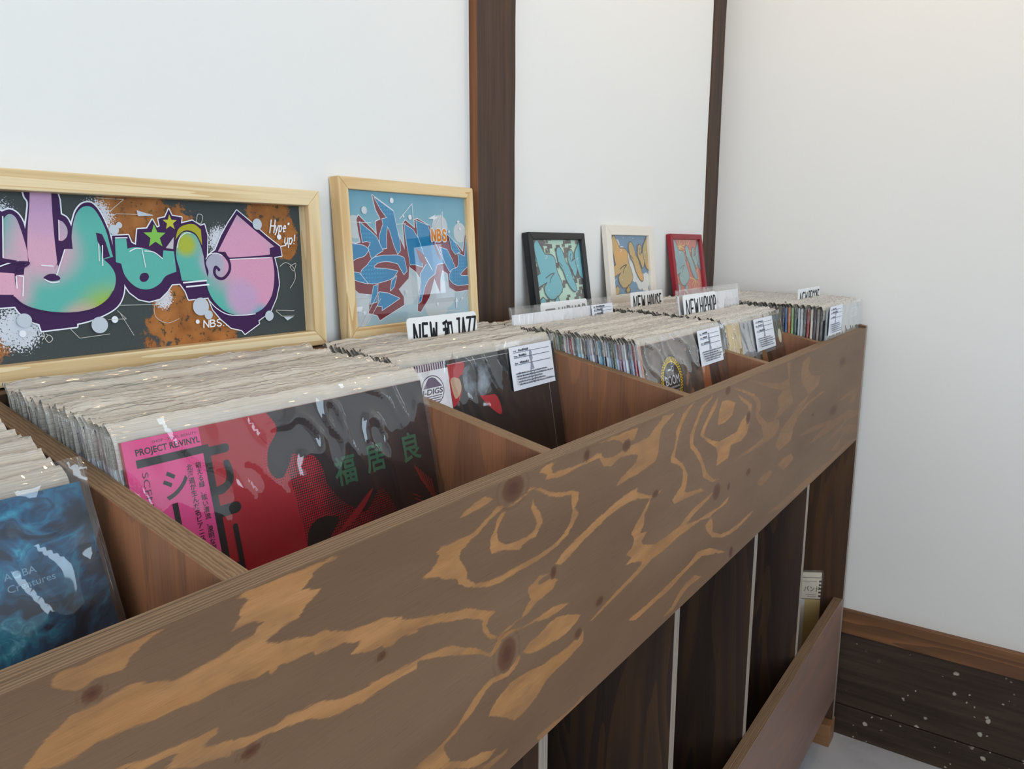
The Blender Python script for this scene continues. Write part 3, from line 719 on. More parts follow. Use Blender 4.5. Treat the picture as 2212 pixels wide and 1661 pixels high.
ART2 = [('disc','cloud',27.17,0,[164.7,23.9],[]),('disc','cloud',14.82,0,[227,124.8],[]),('disc','cloud',17.29,0,[181.2,132.5],[]),('disc','cloud',19.76,0,[187.8,33.7],[]),('disc','cloud',14.82,0,[11.9,129.5],[]),('disc','cloud',22.23,0,[103.6,45.3],[]),('disc','cloud',24.7,0,[9.1,22.7],[]),('sil','maroon',2.22,0,[47.3,171.2,84.8,152.5,87.8,134.9,93.5,118.7,103.8,99,110.7,79,107.6,60.4,86.3,45.8,95.1,35.4,95.2,23.6,46.2,6,42.2,12.9,26.5,17,29,29.9,35.9,40.9,11.4,44.2,1.3,51.6,0.8,67.4,-0.7,83,-0.1,107.7,-0.2,116.9,4.3,109.3,11.7,107.8,20.7,109.5,17.8,123.5,16.2,138.9,20.1,144.4,42.7,127.2,51,119.5,50.5,136.9,60.1,140.4,52.2,152.7],[]),('sil','maroon',2.22,0,[102.4,134.5,107.9,140.4,126.9,129.4,126.7,141,133.3,142.9,158.4,133.6,164.3,109.7,179.2,109.9,196.8,120.7,219.8,106.8,232,96.1,239.1,121.5,245.7,119.8,242.2,38.2,211,36.5,194.4,44.3,193.3,64,181.2,69.5,175.9,57.3,174,36,162.3,57.6,149.1,31.6,128.7,11.6,122.3,13.6,124.9,27.4,133,58.2,123.7,68.6,111.6,75.6,103.5,95.7,103.3,118.9],[]),('fill','blue',1.48,0,[50.4,168.6,85.4,151.3,89.4,131.7,94.6,110.5,94.7,99,88.6,94,82.5,105.5,76,124.8,72,131.2,68.3,118.2,67.8,102.1,55.9,100.4,55.4,118,64.1,134.1,62.4,140.5,71.9,142.4,61.4,153.1],[]),('fill','blue',1.48,0,[21.3,135.9,29.5,130,40.1,124,50.6,116.3,56.4,105.2,60.4,98.8,48.3,93.9,38.5,87.5,33.2,101.8,38.6,109.8,29.7,111.2,24,109.6,22.2,123.6],[]),('fill','blue',1.48,1,[-0.4,105.4,11.7,107.1,26.8,104.9,34.2,100.2,25.5,92.3,11.9,89.2,-0.2,86.1],[3]),('fill','blue',1.48,1,[40.9,89.1,59.8,92.3,88.4,92.4,100.4,89,104.8,70.6,98.1,65.7,87.3,80.8,68.4,84.2,49.4,82.7,41.9,76.3,62.6,74.5,86.3,70.9,75.7,61.9,56.2,57.4,35.1,55.5,22.1,60.6,17.7,71.8,28.6,79.6],[1,2,3,4,5,6,11]),('fill','blue',1.48,0,[1.3,72,14.2,70.3,28.3,55.7,13,59.2,1.4,62.6],[]),('fill','blue',1.48,0,[38.2,52.2,46.4,53.6,41.7,30.9,30,29],[]),('fill','blue',1.48,0,[47.7,43.8,64,41.6,86.2,33.2,69.7,26.4,51,19,51.6,24.7,43.5,25.1],[]),('fill','blue',1.48,0,[72.9,57.9,83.2,64.3,76.8,49.5,69.1,44.7],[]),('fill','blue',1.48,0,[104.8,134.6,121.6,127.6,135.4,111.1,144.7,99.3,135.9,89,137.3,75.3,122.1,78.9,111.9,78.9,108.8,99.1,105.6,117.3],[]),('fill','blue',1.48,0,[129.2,140.3,153.2,134.3,159.9,120,174.2,99.4,186.3,80.1,169.6,78.5,162.9,64.6,148.8,57.8,139.9,47.6,130.1,27.2,124.6,23.9,132.4,51.3,131.1,65.1,145.5,78.7,139.5,99.2,131,119.4],[]),('fill','blue',1.48,0,[177.2,102.9,193.5,99.5,203.6,85.3,212.3,69.1,196.4,67.6,186.4,81.9],[]),('fill','blue',1.48,0,[199.5,119.9,214.1,108.6,224.7,96.1,212.8,92.5,204.8,99.6],[]),('fill','blue',1.48,1,[218.7,94.3,234.3,88.9,239.7,117.9,240.6,74.2,221.8,61.7,240.9,59.5,242.5,46.5,211.8,46.5,195.5,56.8,202.2,69.3,217,74.5],[0,1,2,3,5,6]),('poly','maroon',0,0,[124.3,102.5,141.5,92.4,148.1,78.6,132.7,82.2],[]),('line','white',1.48,0,[143.8,89,158,69.9],[]),('line','maroon',3.46,0,[157.2,119.9,177,85.4],[]),('line','white',0.99,0,[95.7,141.6,122.5,163.2,123.3,139.3],[]),('line','white',0.99,0,[168.8,130.5,187.3,154.3,185.5,134.4],[]),('poly','white',0,0,[154.1,143.7,171.9,149.8,169.8,146.8,179,147.1,164.4,140.3,166,143.2],[]),('poly','white',0,0,[209.8,29.2,213.1,20.9,210.8,21,209.5,11.9,207.1,12,207.9,21.1,205.6,21.2],[]),('star','white',4.2,0,[222.6,140.7],[]),('star','white',3.95,0,[165,21.2],[]),('star','white',3.71,0,[17.5,18],[]),('star','white',2.96,0,[200,126],[]),('disc','white',3.71,0,[82.1,165.7],[]),('disc','white',3.46,0,[116.5,144.5],[]),('disc','white',1.98,0,[222.7,26],[]),('disc','white',2.22,0,[225.5,130.2],[]),('disc','white',1.48,0,[103.4,145.2],[]),('disc','haze',4.94,0,[29.5,150.9],[]),('disc','haze',2.96,0,[99.5,42],[]),('line','thin',0.74,0,[0.8,135.3,41.2,135],[]),('line','thin',0.74,0,[87.7,134.1,107.4,135.5],[]),('line','thin',0.74,0,[97.6,35.3,130.8,34.1],[]),('line','thin',0.74,0,[215.4,19.8,239.1,37.4,232.5,11.6],[]),('line','thin',0.74,0,[8.9,0.2,45.4,43.9],[]),('line','thin',0.74,0,[17.8,-0.4,49.2,35.5],[]),('line','thin',0.74,0,[4.2,38.9,31,37.9],[]),('line','thin',0.74,0,[171.7,9.3,217.3,7.8],[]),('poly','white',0,0,[0.7,26.7,15.1,26.5,12.2,20.2,0.5,20.3],[])]
ART3 = [('camo','dark',0,0,[],[]),('fill','main',1.4,1,[-1,79.1,6,73.8,8.4,68.3,-0.9,64.3],[0,2,3]),('fill','main',1.4,1,[7.3,94,12.8,98.8,19.8,87.3,25.2,78,36.4,77.4,43.7,71.9,44.5,59.2,46.2,51.2,52,36.7,53.1,25.3,41.4,14,28.2,10.9,19.2,19.1,16.9,28.8,24.8,37.6,11.4,32.8,5.8,30.4,6.3,38.4,1.4,44.7,12.7,50.3,9.4,65.2,6.6,82.4],[3,6,13,14,15,16,18,19]),('fill','main',1.4,1,[49.9,84.7,55.3,88.7,62.1,80.1,65.9,65.8,71.1,59.4,76.8,43.2,82.6,26.8,80.3,19.9,73.3,23.6,64.8,36.7,59.2,52.9,52.5,62.5,49.6,75.2],[]),('fill','main',1.4,1,[75.4,82.7,80.9,83.9,82.7,75.6,78.8,65.9,86.6,70.8,90.6,59.5,83.8,43.2,78.6,53,72.3,65.8,73.3,77.1],[3,4]),('fill','main',1.4,1,[87.6,78.9,96.4,91.9,101,99.7,101.6,66.1,102.5,37.4,94.3,43.2,90,56.3,87.4,66],[2,3,4]),('fill','main',1.4,0,[-2.2,4.9,12.1,14.3,17.4,9.4,13.8,1.4,1.1,0.3],[]),('fill','main',1.4,0,[33.6,6,41.4,14,43.9,4.2,36.9,1],[]),('line','dark',1.2,1,[21.7,43.1,30.9,47.9,39.6,49.6,32.1,43.2,28.5,35.1],[]),('line','dark',1,1,[49.2,56,51,65.6,58.3,59.3],[]),('line','dark',1,1,[78.9,78.8,76,72.3,78.8,65.9],[]),('line','white',0.8,0,[0.3,17.7,10.4,27.2],[]),('line','white',0.8,1,[25,71.7,28.7,74.9,25.9,76.4],[]),('line','white',0.6,0,[90.2,69.3,95.1,72.5],[]),('disc','white',1,0,[24.4,24.7],[]),('disc','white',0.8,0,[66.3,44.8],[]),('disc','white',0.8,0,[90.6,59.5],[])]

# ------------------------------------------------------------------ the room
YW, XW, ZC = 0.406, 0.0333, 2.75
XL, YF = -5.0, -3.5


def struct(name, mb, parent=None, **kw):
    o = mb.build(name, parent, **kw)
    if parent is None:
        o['kind'] = 'structure'
    return o


b = MB(); b.box((XL, YF, -.1), (XW + .12, YW + .12, 0), M['floor']); struct('floor', b)
b = MB(); b.box((XL, YF, ZC), (XW + .12, YW + .12, ZC + .1), M['ceil']); struct('ceiling', b)
b = MB(); b.box((XL, YW, 0), (XW + .12, YW + .12, ZC), M['wall']); struct('wall_back', b)
ly0, ly1, lz0, lz1 = -2.3, -0.1, 0.95, 2.25
b = MB()
b.box((XL - .12, ly1, 0), (XL, YW + .12, ZC), M['wall'])
b.box((XL - .12, YF, 0), (XL, ly0, ZC), M['wall'])
b.box((XL - .12, ly0, 0), (XL, ly1, lz0), M['wall'])
b.box((XL - .12, ly0, lz1), (XL, ly1, ZC), M['wall'])
struct('wall_left', b)
# right-hand wall with a window just outside the picture
wy0, wy1, wz0, wz1 = -0.74, -0.55, 1.20, 1.43
b = MB()
b.box((XW, wy1, 0), (XW + .12, YW, ZC), M['wall'])
b.box((XW, YF, 0), (XW + .12, wy0, ZC), M['wall'])
b.box((XW, wy0, 0), (XW + .12, wy1, wz0), M['wall'])
b.box((XW, wy0, wz1), (XW + .12, wy1, ZC), M['wall'])
struct('wall_right', b)
# shop-front wall behind the camera with a wide window
fx0, fx1, fz0, fz1 = -4.3, -0.9, 0.92, 2.32
b = MB()
b.box((XL, YF - .12, 0), (fx0, YF, ZC), M['wall'])
b.box((fx1, YF - .12, 0), (XW + .12, YF, ZC), M['wall'])
b.box((fx0, YF - .12, 0), (fx1, YF, fz0), M['wall'])
b.box((fx0, YF - .12, fz1), (fx1, YF, ZC), M['wall'])
struct('wall_front', b)

# added half-height blocker, unseen behind the camera, keeps window light off the floor
b = MB(); b.box((-4.4, -1.62, 0), (-.75, -1.5, .98), M['wall']); b.box((-4.42, -1.64, .98), (-.73, -1.48, 1.01), M['window']); struct('low_light_blocker', b)


def window(name, lo, hi, axis, at, cols, rows):
    """frame and bars around panes; axis 'x': lies in the plane y = at, axis 'y': in the plane x = at"""
    (a0, z0), (a1, z1) = lo, hi
    root = tag(empty(name, (0, 0, 0)), kind='structure')

    def bar(nm, p0, q0, p1, q1, t, mt):
        mb = MB()
        if axis == 'x':
            mb.box((p0, at - t, q0), (p1, at + t, q1), mt)
        else:
            mb.box((at - t, p0, q0), (at + t, p1, q1), mt)
        mb.build(nm, root)
    w = .04 if a1 - a0 > .5 else .015
    bar('window_frame', a0, z0, a1, z0 + w, .03, M['window']); bar('window_frame', a0, z1 - w, a1, z1, .03, M['window'])
    bar('window_frame', a0, z0 + w, a0 + w, z1 - w, .03, M['window']); bar('window_frame', a1 - w, z0 + w, a1, z1 - w, .03, M['window'])
    for i in range(1, cols):
        x = a0 + (a1 - a0) * i / cols
        bar('muntin', x - .012, z0 + w, x + .012, z1 - w, .018, M['window'])
    for j in range(1, rows):
        z = z0 + (z1 - z0) * j / rows
        bar('rail', a0 + w, z - .012, a1 - w, z + .012, .016, M['window'])
    bar('pane', a0 + w, z0 + w, a1 - w, z1 - w, .002, M['glass'])


window('window_1', (wy0, wz0), (wy1, wz1), 'y', XW + .08, 1, 1)
window('window_3', (ly0, lz0), (ly1, lz1), 'y', XL - .07, 3, 2)
window('window_2', (fx0, fz0), (fx1, fz1), 'x', YF - .07, 4, 2)

# old dark posts set into the back wall
def post(name, x0, x1, y0, z0, wob):
    mb = MB()
    n = 60
    rings = []
    for i in range(n + 1):
        z = z0 + (ZC - z0) * i / n
        a = noise.noise((z * 4.1, x0 * 9, 1.7)) * wob
        c = noise.noise((z * 3.3, x1 * 9, 4.2)) * wob
        e = noise.noise((z * 9, x0, 8.8)) * wob * .3
        rings.append([(x0 + a + .002, YW + .02, z), (x0 + a, y0 + .002 + e, z), (x0 + a + .003, y0 + e, z), (x1 + c - .003, y0 + e, z), (x1 + c, y0 + .003 + e, z), (x1 + c, YW + .02, z)])
    k = 6
    for r_ in rings:
        mb.v += r_
    for i in range(n):
        for j in range(k - 1):
            mb.f.append((i * k + j, i * k + j + 1, (i + 1) * k + j + 1, (i + 1) * k + j)); mb.mi.append(mb.slot(M['postside' if j == 0 and x0 < -.5 else 'post']))
    mb.f.append(tuple(reversed(range(k)))); mb.mi.append(0)
    return struct(name, mb)


post('trim_1', -1.027, -0.9265, 0.388, 1.1645, .0035)
post('trim_2', -0.046, 0.034, 0.4015, 1.0, .004)

# right wall: stained cap rail over two old planks
b = MB(); b.box((XW - .014, YF, .292), (XW + .002, YW, .356), M['skirt']); struct('trim_3', b, bevel=.002)
br = tag(empty('baseboard_right', (0, 0, 0)), kind='structure')
b = MB(); b.box((XW - .008, -1.6, .0885), (XW + .002, YW, .2905), M['plank']); b.build('plank', br, bevel=.0015)
b = MB(); b.box((XW - .008, -1.6, .0), (XW + .002, YW, .0855), M['plank']); b.build('plank', br, bevel=.0015)
b = MB(); b.box((XW - .008, YF, .0), (XW + .002, -1.604, .2905), M['plank']); b.build('plank', br, bevel=.0015)

# ------------------------------------------------------------------ the record rack
H, HB, TP, TB = 1.0941, 0.8192, 0.022, 0.018      # rail top, rail bottom, rail thickness, board thickness
XD, S, SL = -0.3558, 0.345, 0.204                   # right face of the first divider, spacing, slope of the divider tops
XE = -3.46
rack = tag(empty('record_rack', (0, 0, 0)), 'long brown stained plywood record rack with sloped dividers along the white wall', 'record rack')


def front_rail():
    mb = MB()
    x0, x1 = -2.12, -TB
    nu, nv = 1100, 150
    mb.grid(lambda u, v: (x0 + (x1 - x0) * u, 0.0, HB + (H - HB) * v), nu, nv, M['fig'])
    mb.box((x0, 0, HB), (x1, TP, H), M['plyx'], skip='f', fm={'t': M['edge_x'], 'b': M['edge_x'], 'l': M['edge_z']})
    me = mb.mesh('front_panel')
    N = (nu + 1) * (nv + 1)
    uu, vv = np.meshgrid(np.linspace(0, 1, nu + 1), np.linspace(0, 1, nv + 1))
    X = -(x0 + (x1 - x0) * uu.ravel()) * 1000
    Z = (H - (HB + (H - HB) * vv.ravel())) * 1000
    best = np.full(N, -30.0)
    strg = np.ones(N)
    for st, L in FIG:
        P = np.array(L, float).reshape(-1, 2)
        lo, hi = P.min(0) - 28, P.max(0) + 28
        sel = np.where((X > lo[0]) & (X < hi[0]) & (Z > lo[1]) & (Z < hi[1]))[0]
        if not len(sel):
            continue
        px, pz = X[sel], Z[sel]
        d2 = np.full(len(sel), 1e9)
        ins = np.zeros(len(sel), bool)
        for i in range(len(P)):
            a, c = P[i - 1], P[i]
            e = c - a
            t_ = np.clip(((px - a[0]) * e[0] + (pz - a[1]) * e[1]) / max(e @ e, 1e-9), 0, 1)
            d2 = np.minimum(d2, (px - a[0] - t_ * e[0]) ** 2 + (pz - a[1] - t_ * e[1]) ** 2)
            cr = (a[1] > pz) != (c[1] > pz)
            with np.errstate(divide='ignore', invalid='ignore'):
                xi = a[0] + (pz - a[1]) / (c[1] - a[1]) * e[0]
            ins ^= cr & (px < xi)
        d = np.sqrt(d2) * np.where(ins, 1, -1)
        up_ = d > best[sel]
        best[sel] = np.where(up_, d, best[sel])
        strg[sel] = np.where(up_, st, strg[sel])
    kn = np.zeros(N)
    for kx, kz, rx, rz, st in KNOTS:
        rr = np.sqrt(((X - kx) / rx) ** 2 + ((Z - kz) / rz) ** 2)
        kn = np.maximum(kn, st * np.clip(1.45 - rr, 0, 1))
        ring = np.clip(1 - np.abs(rr - 1.75) / .35, 0, 1) * .22 * st
        kn = np.maximum(kn, ring)
        best = np.where(rr < 1.25, -12, best)
    tot = len(me.vertices)
    for nm, arr in (('fig', best), ('figs', strg), ('knot', kn)):
        at = me.attributes.new(nm, 'FLOAT', 'POINT')
        full = np.zeros(tot)
        full[:N] = arr
        at.data.foreach_set('value', full)
    o = link('front_panel', me, rack)
    o['label'] = 'upper front board with orange and brown plywood figure'
    return o


front_rail()
b = MB(); b.box((XE, .0, HB), (-2.1203, TP, H), M['plyx'], fm={'t': M['edge_x'], 'f': M['fig']})
o = b.build('front_panel', rack)
for nm, val in (('fig', -30.0), ('figs', 1.0), ('knot', 0.0)):
    o.data.attributes.new(nm, 'FLOAT', 'POINT').data.foreach_set('value', [val] * len(o.data.vertices))
b = MB(); b.box((XE, .0, .1235), (-TB, TP, .4012), M['plyx'], fm={'t': M['edge_x'], 'b': M['edge_x']}); b.build('lower_panel', rack, bevel=.0008)


def board(x1, name, mt, y0=TP + .0005, z0=.06, z1=None, dz=0.0):
    prof = [(y0, z0), (y0, z1 or H + dz), (.352, z1 or H + dz + (.352 - y0) * SL), (.352, z0)]
    mb = MB()
    mb.prism(prof[::-1], x1 - TB, x1, mt, fm={2: M['edge_z'], 1: M['edge_y']})
    return mb.build(name, rack, bevel=.0008)


for k in range(9):
    xk = XD - k * S - (.016 if k >= 5 else 0)
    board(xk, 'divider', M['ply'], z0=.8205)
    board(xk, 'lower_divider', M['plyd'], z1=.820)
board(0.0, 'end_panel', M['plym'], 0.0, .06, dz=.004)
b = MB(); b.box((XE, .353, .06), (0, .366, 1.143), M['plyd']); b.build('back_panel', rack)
b = MB(); b.box((XE, .353, 1.1435), (0.012, .4045, 1.164), M['ledge']); b.build('ledge', rack, bevel=.001)
for k in range(8):
    xr = XD - k * S - TB
    b = MB(); b.box((xr - S + TB, TP + .001, .822), (xr, .3525, .8405), M['ply']); b.build('bin_floor', rack)
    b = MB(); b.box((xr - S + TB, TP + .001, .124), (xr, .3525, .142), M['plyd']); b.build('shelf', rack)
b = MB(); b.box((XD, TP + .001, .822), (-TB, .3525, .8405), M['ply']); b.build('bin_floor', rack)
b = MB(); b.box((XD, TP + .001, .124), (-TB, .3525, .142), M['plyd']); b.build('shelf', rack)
for xx in (-.052, -1.43, -2.8):
    b = MB(); b.box((xx, -.002, 0), (xx + .056, .34, .0595), M['foot']); b.build('foot_block', rack, bevel=.001)

# ------------------------------------------------------------------ framed pictures on the ledge
ZL = 1.1645


def picture(name, label, x0, w, h, lean, th, rail, mat, art_fn, glass=True, inset=.006, ow=None):
    """stands on the ledge and leans on the wall; local x right, z up, front face at y = 0"""
    a = R(lean)
    yt = YW - .001 - th * math.cos(a)
    root = tag(empty(name, (x0, yt - h * math.sin(a), ZL + th * math.sin(a) * 0 + .0005), (-a, 0, 0)), label, 'picture')
    # shift so that the back lower edge rests on the ledge
    root.location.z += th * math.sin(a)
    for k, (L, px, pz, rz) in enumerate(((w, 0, 0, 0), (h, w, 0, -90), (w, w, h, 180), (h, 0, h, 90))):
        mb = MB()
        pr = [(0, 0), (L, 0), (L - rail, rail), (rail, rail)]
        n = len(pr)
        for yy in (0, th):
            mb.v += [(x, yy, z) for x, z in pr]
        mb.f += [(0, 1, 2, 3), (7, 6, 5, 4)] + [(i, i + 4, (i + 1) % 4 + 4, (i + 1) % 4) for i in range(4)]
        mb.mi += [mb.slot(mat)] * 6
        o = mb.build('frame_rail', root, bevel=.0012)
        o.location = (px, 0, pz)
        o.rotation_euler = (0, R(rz), 0)
    ww, hh = (w - 2 * rail) * 1000, (h - 2 * rail) * 1000
    mb = MB(); mb.box((rail - .004, inset + .0035, rail - .004), (w - rail + .004, th - .001, h - rail + .004), M['backing']); mb.build('backing_board', root)
    p = Print((-4, -4, ww + 4, hh + 4), .03)
    art_fn(p, ww, hh)
    o = p.build('artwork', root)
    o.location = (rail, inset + .003, rail)
    if glass:
        mb = MB(); mb.box((rail - .003, inset - .001, rail - .003), (w - rail + .003, inset + .0005, h - rail + .003), M['glass']); mb.build('glass_pane', root)
    return root


WH = flat(238, 240, 246)
grad = mat_grad()


def art_one(p, w, h):
    # the traced print is measured leftwards from the lower right corner of the opening
    p.rect(-4, -4, w + 4, h + 4, MR)
    mats = dict(white=WH, purple=flat(62, 30, 78), grad=grad2, olive=flat(172, 168, 44), green=flat(132, 192, 84), green2=flat(196, 196, 66), pale=flat(196, 190, 196), haze=flat(196, 204, 214), thin=flat(206, 204, 196))
    art(p, [a for a in ART1 if a[0] in ('sil', 'poly')], mats, dx=w - 351)     # the lettering goes on beyond the edge of the photograph
    art(p, ART1, mats, dx=w + 1.5)
    brush(p, 'H', w - 47.5, 118.0, 6.4, 15, 1, 1.5, WH, .22)
    brush(p, 'ype"', w - 40.0, 119.0, 4.4, 10.5, 1.1, 1.4, WH, .2)
    brush(p, 'up!', w - 28.0, 104.5, 5.2, 11, 1.5, 1.5, WH, .2)
    p.line([(w - 33, 102.5), (w - 25, 103.5)], 1.3, WH)
    brush(p, 'NBS..', w - 142.0, 16.0, 6.6, 7.5, 1.2, 1.3, WH, .05)


# gradients of the first picture are anchored to its lower right corner
W1 = .66
OP1 = W1 - .036
def shifted(fn):
    m_ = fn()
    for nd in m_.node_tree.nodes:
        if nd.type == 'MAPPING' and tuple(round(s_, 3) for s_ in nd.inputs['Scale'].default_value) == (1, 1, 1):
            nd.inputs['Location'].default_value = (-OP1 - .0015, 0, 0)
    return m_
MR, grad2 = shifted(mat_rust), shifted(mat_grad)
picture('framed_picture', 'wide pine-framed graffiti picture of pink, teal and green bubble letters', -1.3555 - W1, W1, .186, 1.2, .026, .018, M['pine2'], art_one, glass=False, inset=.015)

mt2 = mat_two('print_pale_teal', (126, 178, 196), (190, 208, 214), 5, .35, .65, [(9, .6, .8, (206, 216, 218))])


def art_two(p, w, h):
    t = NT('print_teal_fade')
    sep = t.n('SeparateXYZ', {0: t.coord('Object')})
    k = t.math('ADD', t.math('DIVIDE', sep.outputs[2], h / 1000), t.math('MULTIPLY_ADD', t.noise(t.coord('Object'), 14, 3).outputs[0], .5, -.25))
    c = t.ramp(k, [(0.1, lin(168, 198, 210)), (.45, lin(190, 204, 210)), (.75, lin(120, 178, 196)), (1, lin(92, 162, 186))])
    p.rect(-4, -4, w + 4, h + 4, t.finish(c.outputs[0], .45, .3))
    mats = dict(white=WH, outline=WH, maroon=flat(126, 30, 46), blue=mat_dots_blue(), cloud=flat(204, 212, 216), haze=flat(214, 222, 226), thin=flat(222, 228, 230))
    art(p, ART2, mats, sx=w / 240, sy=h / 176)
    for sw, mt in ((6.4, WH), (3.4, flat(226, 134, 24))):
        brush(p, 'NBS', 161, 113, 8.2, 15, 3.6, sw, mt, 0)


picture('framed_picture', 'square-ish pine-framed picture of blue and maroon graffiti letters beside the dark post', -1.3169, .2723, .2072, 3.2, .018, .0155, M['pine'], art_two, inset=.004)


def art_small(ground, main, second, outline, extra):
    def fn(p, w, h):
        p.rect(-3, -3, w + 3, h + 3, ground)
        extra(p, w, h)
        mats = dict(white=WH, main=main, outline=outline, dark=outline, ow=2.0)
        art(p, ART3, mats, sx=w / 100, sy=h / 100)
    return fn


def camo(p, w, h):
    rnd = random.Random(5)
    d1, d2, lt = flat(82, 78, 76), flat(100, 96, 92), flat(206, 238, 216)
    for i in range(44):
        x, y, s = rnd.uniform(-8, w), rnd.uniform(-8, h), rnd.uniform(10, 22)
        p.poly([(x, y), (x + s, y), (x + s, y + s * .5), (x + s * 1.6, y + s * .5), (x + s * 1.6, y + s), (x + s * .5, y + s), (x + s * .5, y + s * .5), (x, y + s * .5)], d1 if i % 3 else d2)
    for i in range(9):
        x, y, s = rnd.uniform(0, w), rnd.uniform(0, h), rnd.uniform(5, 9)
        p.line([(x, y), (x + s, y), (x + s, y + s), (x, y + s)], .8, lt, closed=True)


def splash(p, w, h):
    rnd = random.Random(8)
    for i in range(34):
        t = i / 33
        p.disc(w * (.05 + .9 * t) + rnd.uniform(-6, 6), h * (.88 - .75 * t) + rnd.uniform(-16, 16), rnd.uniform(8, 17), flat(236, 236, 232), 16)
    for i in range(30):
        p.disc(rnd.uniform(0, w), rnd.uniform(0, h), rnd.uniform(.5, 1.6), flat(236, 236, 232), 8)


def web(p, w, h):
    rnd = random.Random(3)
    y = flat(246, 204, 96)
    cs = [(w * .55, h * .8), (w * .85, h * .55), (w * .75, h * .2), (w * .3, h * .85)]
    for cx, cy in cs:
        for k in range(9):
            a = k * .7 + rnd.uniform(-.2, .2)
            r_ = rnd.uniform(18, 46)
            p.line([(cx, cy), (cx + math.cos(a) * r_ * .5 + rnd.uniform(-2, 2), cy + math.sin(a) * r_ * .5), (cx + math.cos(a) * r_, cy + math.sin(a) * r_)], 2.2, y)


picture('framed_picture', 'small black-framed picture of turquoise graffiti letters just past the dark post', -.8853, .1922, .1443, 8.6, .015, .0125, M['black'],
        art_small(flat(200, 236, 214), flat(112, 192, 204), None, flat(70, 66, 68), camo))
picture('framed_picture', 'small white-framed picture of ochre graffiti letters between black and red frames', -.6015, .2172, .1630, 6.8, .012, .0205, M['cream'],
        art_small(flat(92, 142, 178), mat_two('print_ochre', (186, 164, 92), (228, 166, 58), 8, .4, .6), None, flat(66, 58, 60), splash))
picture('framed_picture', 'small red-framed picture of pale blue graffiti on coral in the corner', -.2818, .1936, .1492, 9.4, .012, .0125, M['red'],
        art_small(flat(222, 108, 88), mat_two('print_greyblue', (150, 184, 180), (126, 170, 184), 9, .4, .6), None, flat(84, 92, 84), web))

# ------------------------------------------------------------------ records
JW = .315
ZB = .8415
TS = .0030


def jacket_mesh(t):
    mb = MB()
    mb.box((0, 0, 0), (JW, t, JW), M['card'])
    return mb.mesh('jacket')


JM = {t: jacket_mesh(t) for t in (.0026, .0034, .0046)}


def lip_mesh(seed, depth, lean):
    """outer plastic sleeve as seen in a packed bin: crumpled lip over the top edge and film round both side edges"""
    rnd = random.Random(seed)
    o1, o2 = rnd.uniform(0, 90), rnd.uniform(0, 90)
    mb = MB()
    hgt = rnd.uniform(.008, .0135)
    ln = rnd.uniform(.35, .75)
    prof = [(-.0008, -.022), (-.001, -.004), (-.0006, .0), (hgt * ln * .35, hgt * .4), (hgt * ln * .8, hgt * .85), (hgt * ln + .001, hgt), (hgt * ln + depth * .8, hgt * .8)]

    def fn(u, v):
        k = v * (len(prof) - 1)
        i = min(int(k), len(prof) - 2)
        f = k - i
        y = prof[i][0] * (1 - f) + prof[i + 1][0] * f
        z = prof[i][1] * (1 - f) + prof[i + 1][1] * f
        x = -.0035 + u * (JW + .007)
        e = max(0, v - .3)
        n1 = noise.noise((x * 26, o1, v * 1.5)) + .5 * noise.noise((x * 90, o2, v * 3)) + .22 * noise.noise((x * 260, o1, v * 5))
        edge = max(0, 1 - min(u, 1 - u) / .05)
        z += e * (n1 * .0042 + edge * noise.noise((x * 400, o2, v * 9)) * .005)
        y += e * (n1 * .0022 + lean * .004 + edge * noise.noise((x * 380, o1, 3 + v * 9)) * .004)
        return (x, y, JW + z)
    mb.grid(fn, 130, 8, M['liptop'])
    for s in (0, 1):
        def fs(u, v):
            z = .03 + v * (JW - .028)
            wv = noise.noise((s * 9 + o1, z * 24, u * 2)) + .7 * noise.noise((o2, z * 80, u * 3 + s))
            a = u * math.pi
            x = -.0012 - .0026 * math.sin(a) - wv * .0014 * math.sin(a) - max(0, v - .9) * .012 * abs(wv)
            y = -.0009 + u * (depth * .85)
            return ((x if s == 0 else JW - x), y + wv * .0006, z)
        mb.grid(fs, 4, 46, M['side'])
    return mb.mesh('sleeve', True)


LIPS = {d: [lip_mesh(17 * k + int(d * 1e5), d, random.uniform(-1, 1)) for k in range(7)] for d in (.0042, .0062, .011)}


def front_sleeve_mesh(seed, amp=1.0, hgt=.012, left=True):
    """full clear sleeve in front of a cover, wrinkled towards the top and the sides"""
    rnd = random.Random(seed)
    o = rnd.uniform(0, 60)
    mb = MB()

    def fn(u, v):
        x = -.0042 + u * (JW + .0084)
        z = -.002 + v * (JW + .002 + hgt)
        top = max(0, (v - .55) / .45)
        sd = max(0, 1 - min(u, 1 - u) / .18)
        n1 = noise.noise((x * 16 + o, z * 7, .3))
        n2 = noise.noise((x * 34 + z * 20, z * 14 - x * 16, o))
        rid = (1 - abs(n2)) ** 7 * (.4 + max(0, n1))
        y = -.0011 - amp * (.0030 * max(0, n1) * (.2 + top) + .0075 * rid * (.12 + .6 * top + .5 * sd * (.4 + top)))
        if v > .965:
            y += (v - .965) / .035 * (.002 + .003 * noise.noise((x * 30, o, 2)))
        return (x, y, z)
    mb.grid(fn, 110, 110, M['clear'])
    e = []

    def back(u, v):
        x = -.0042 + u * (JW + .0084)
        return (x, TS + .0012 + .0008 * noise.noise((x * 20, o, v * 4)), -.002 + v * (JW + .002 + hgt * (.75 + .25 * noise.noise((x * 22, o, 9)))))
    mb.grid(back, 30, 12, M['clear'])
    for s in (0, 1):
        def fs(u, v):
            z = -.002 + v * (JW + .002 + hgt)
            x0 = -.0042 if s == 0 else JW + .0042
            return (x0 + (-1 if s == 0 else 1) * .0012 * math.sin(u * math.pi), -.0011 + u * (TS + .0023), z)
        mb.grid(fs, 3, 40, M['side'])
    return mb.mesh('sleeve', True)


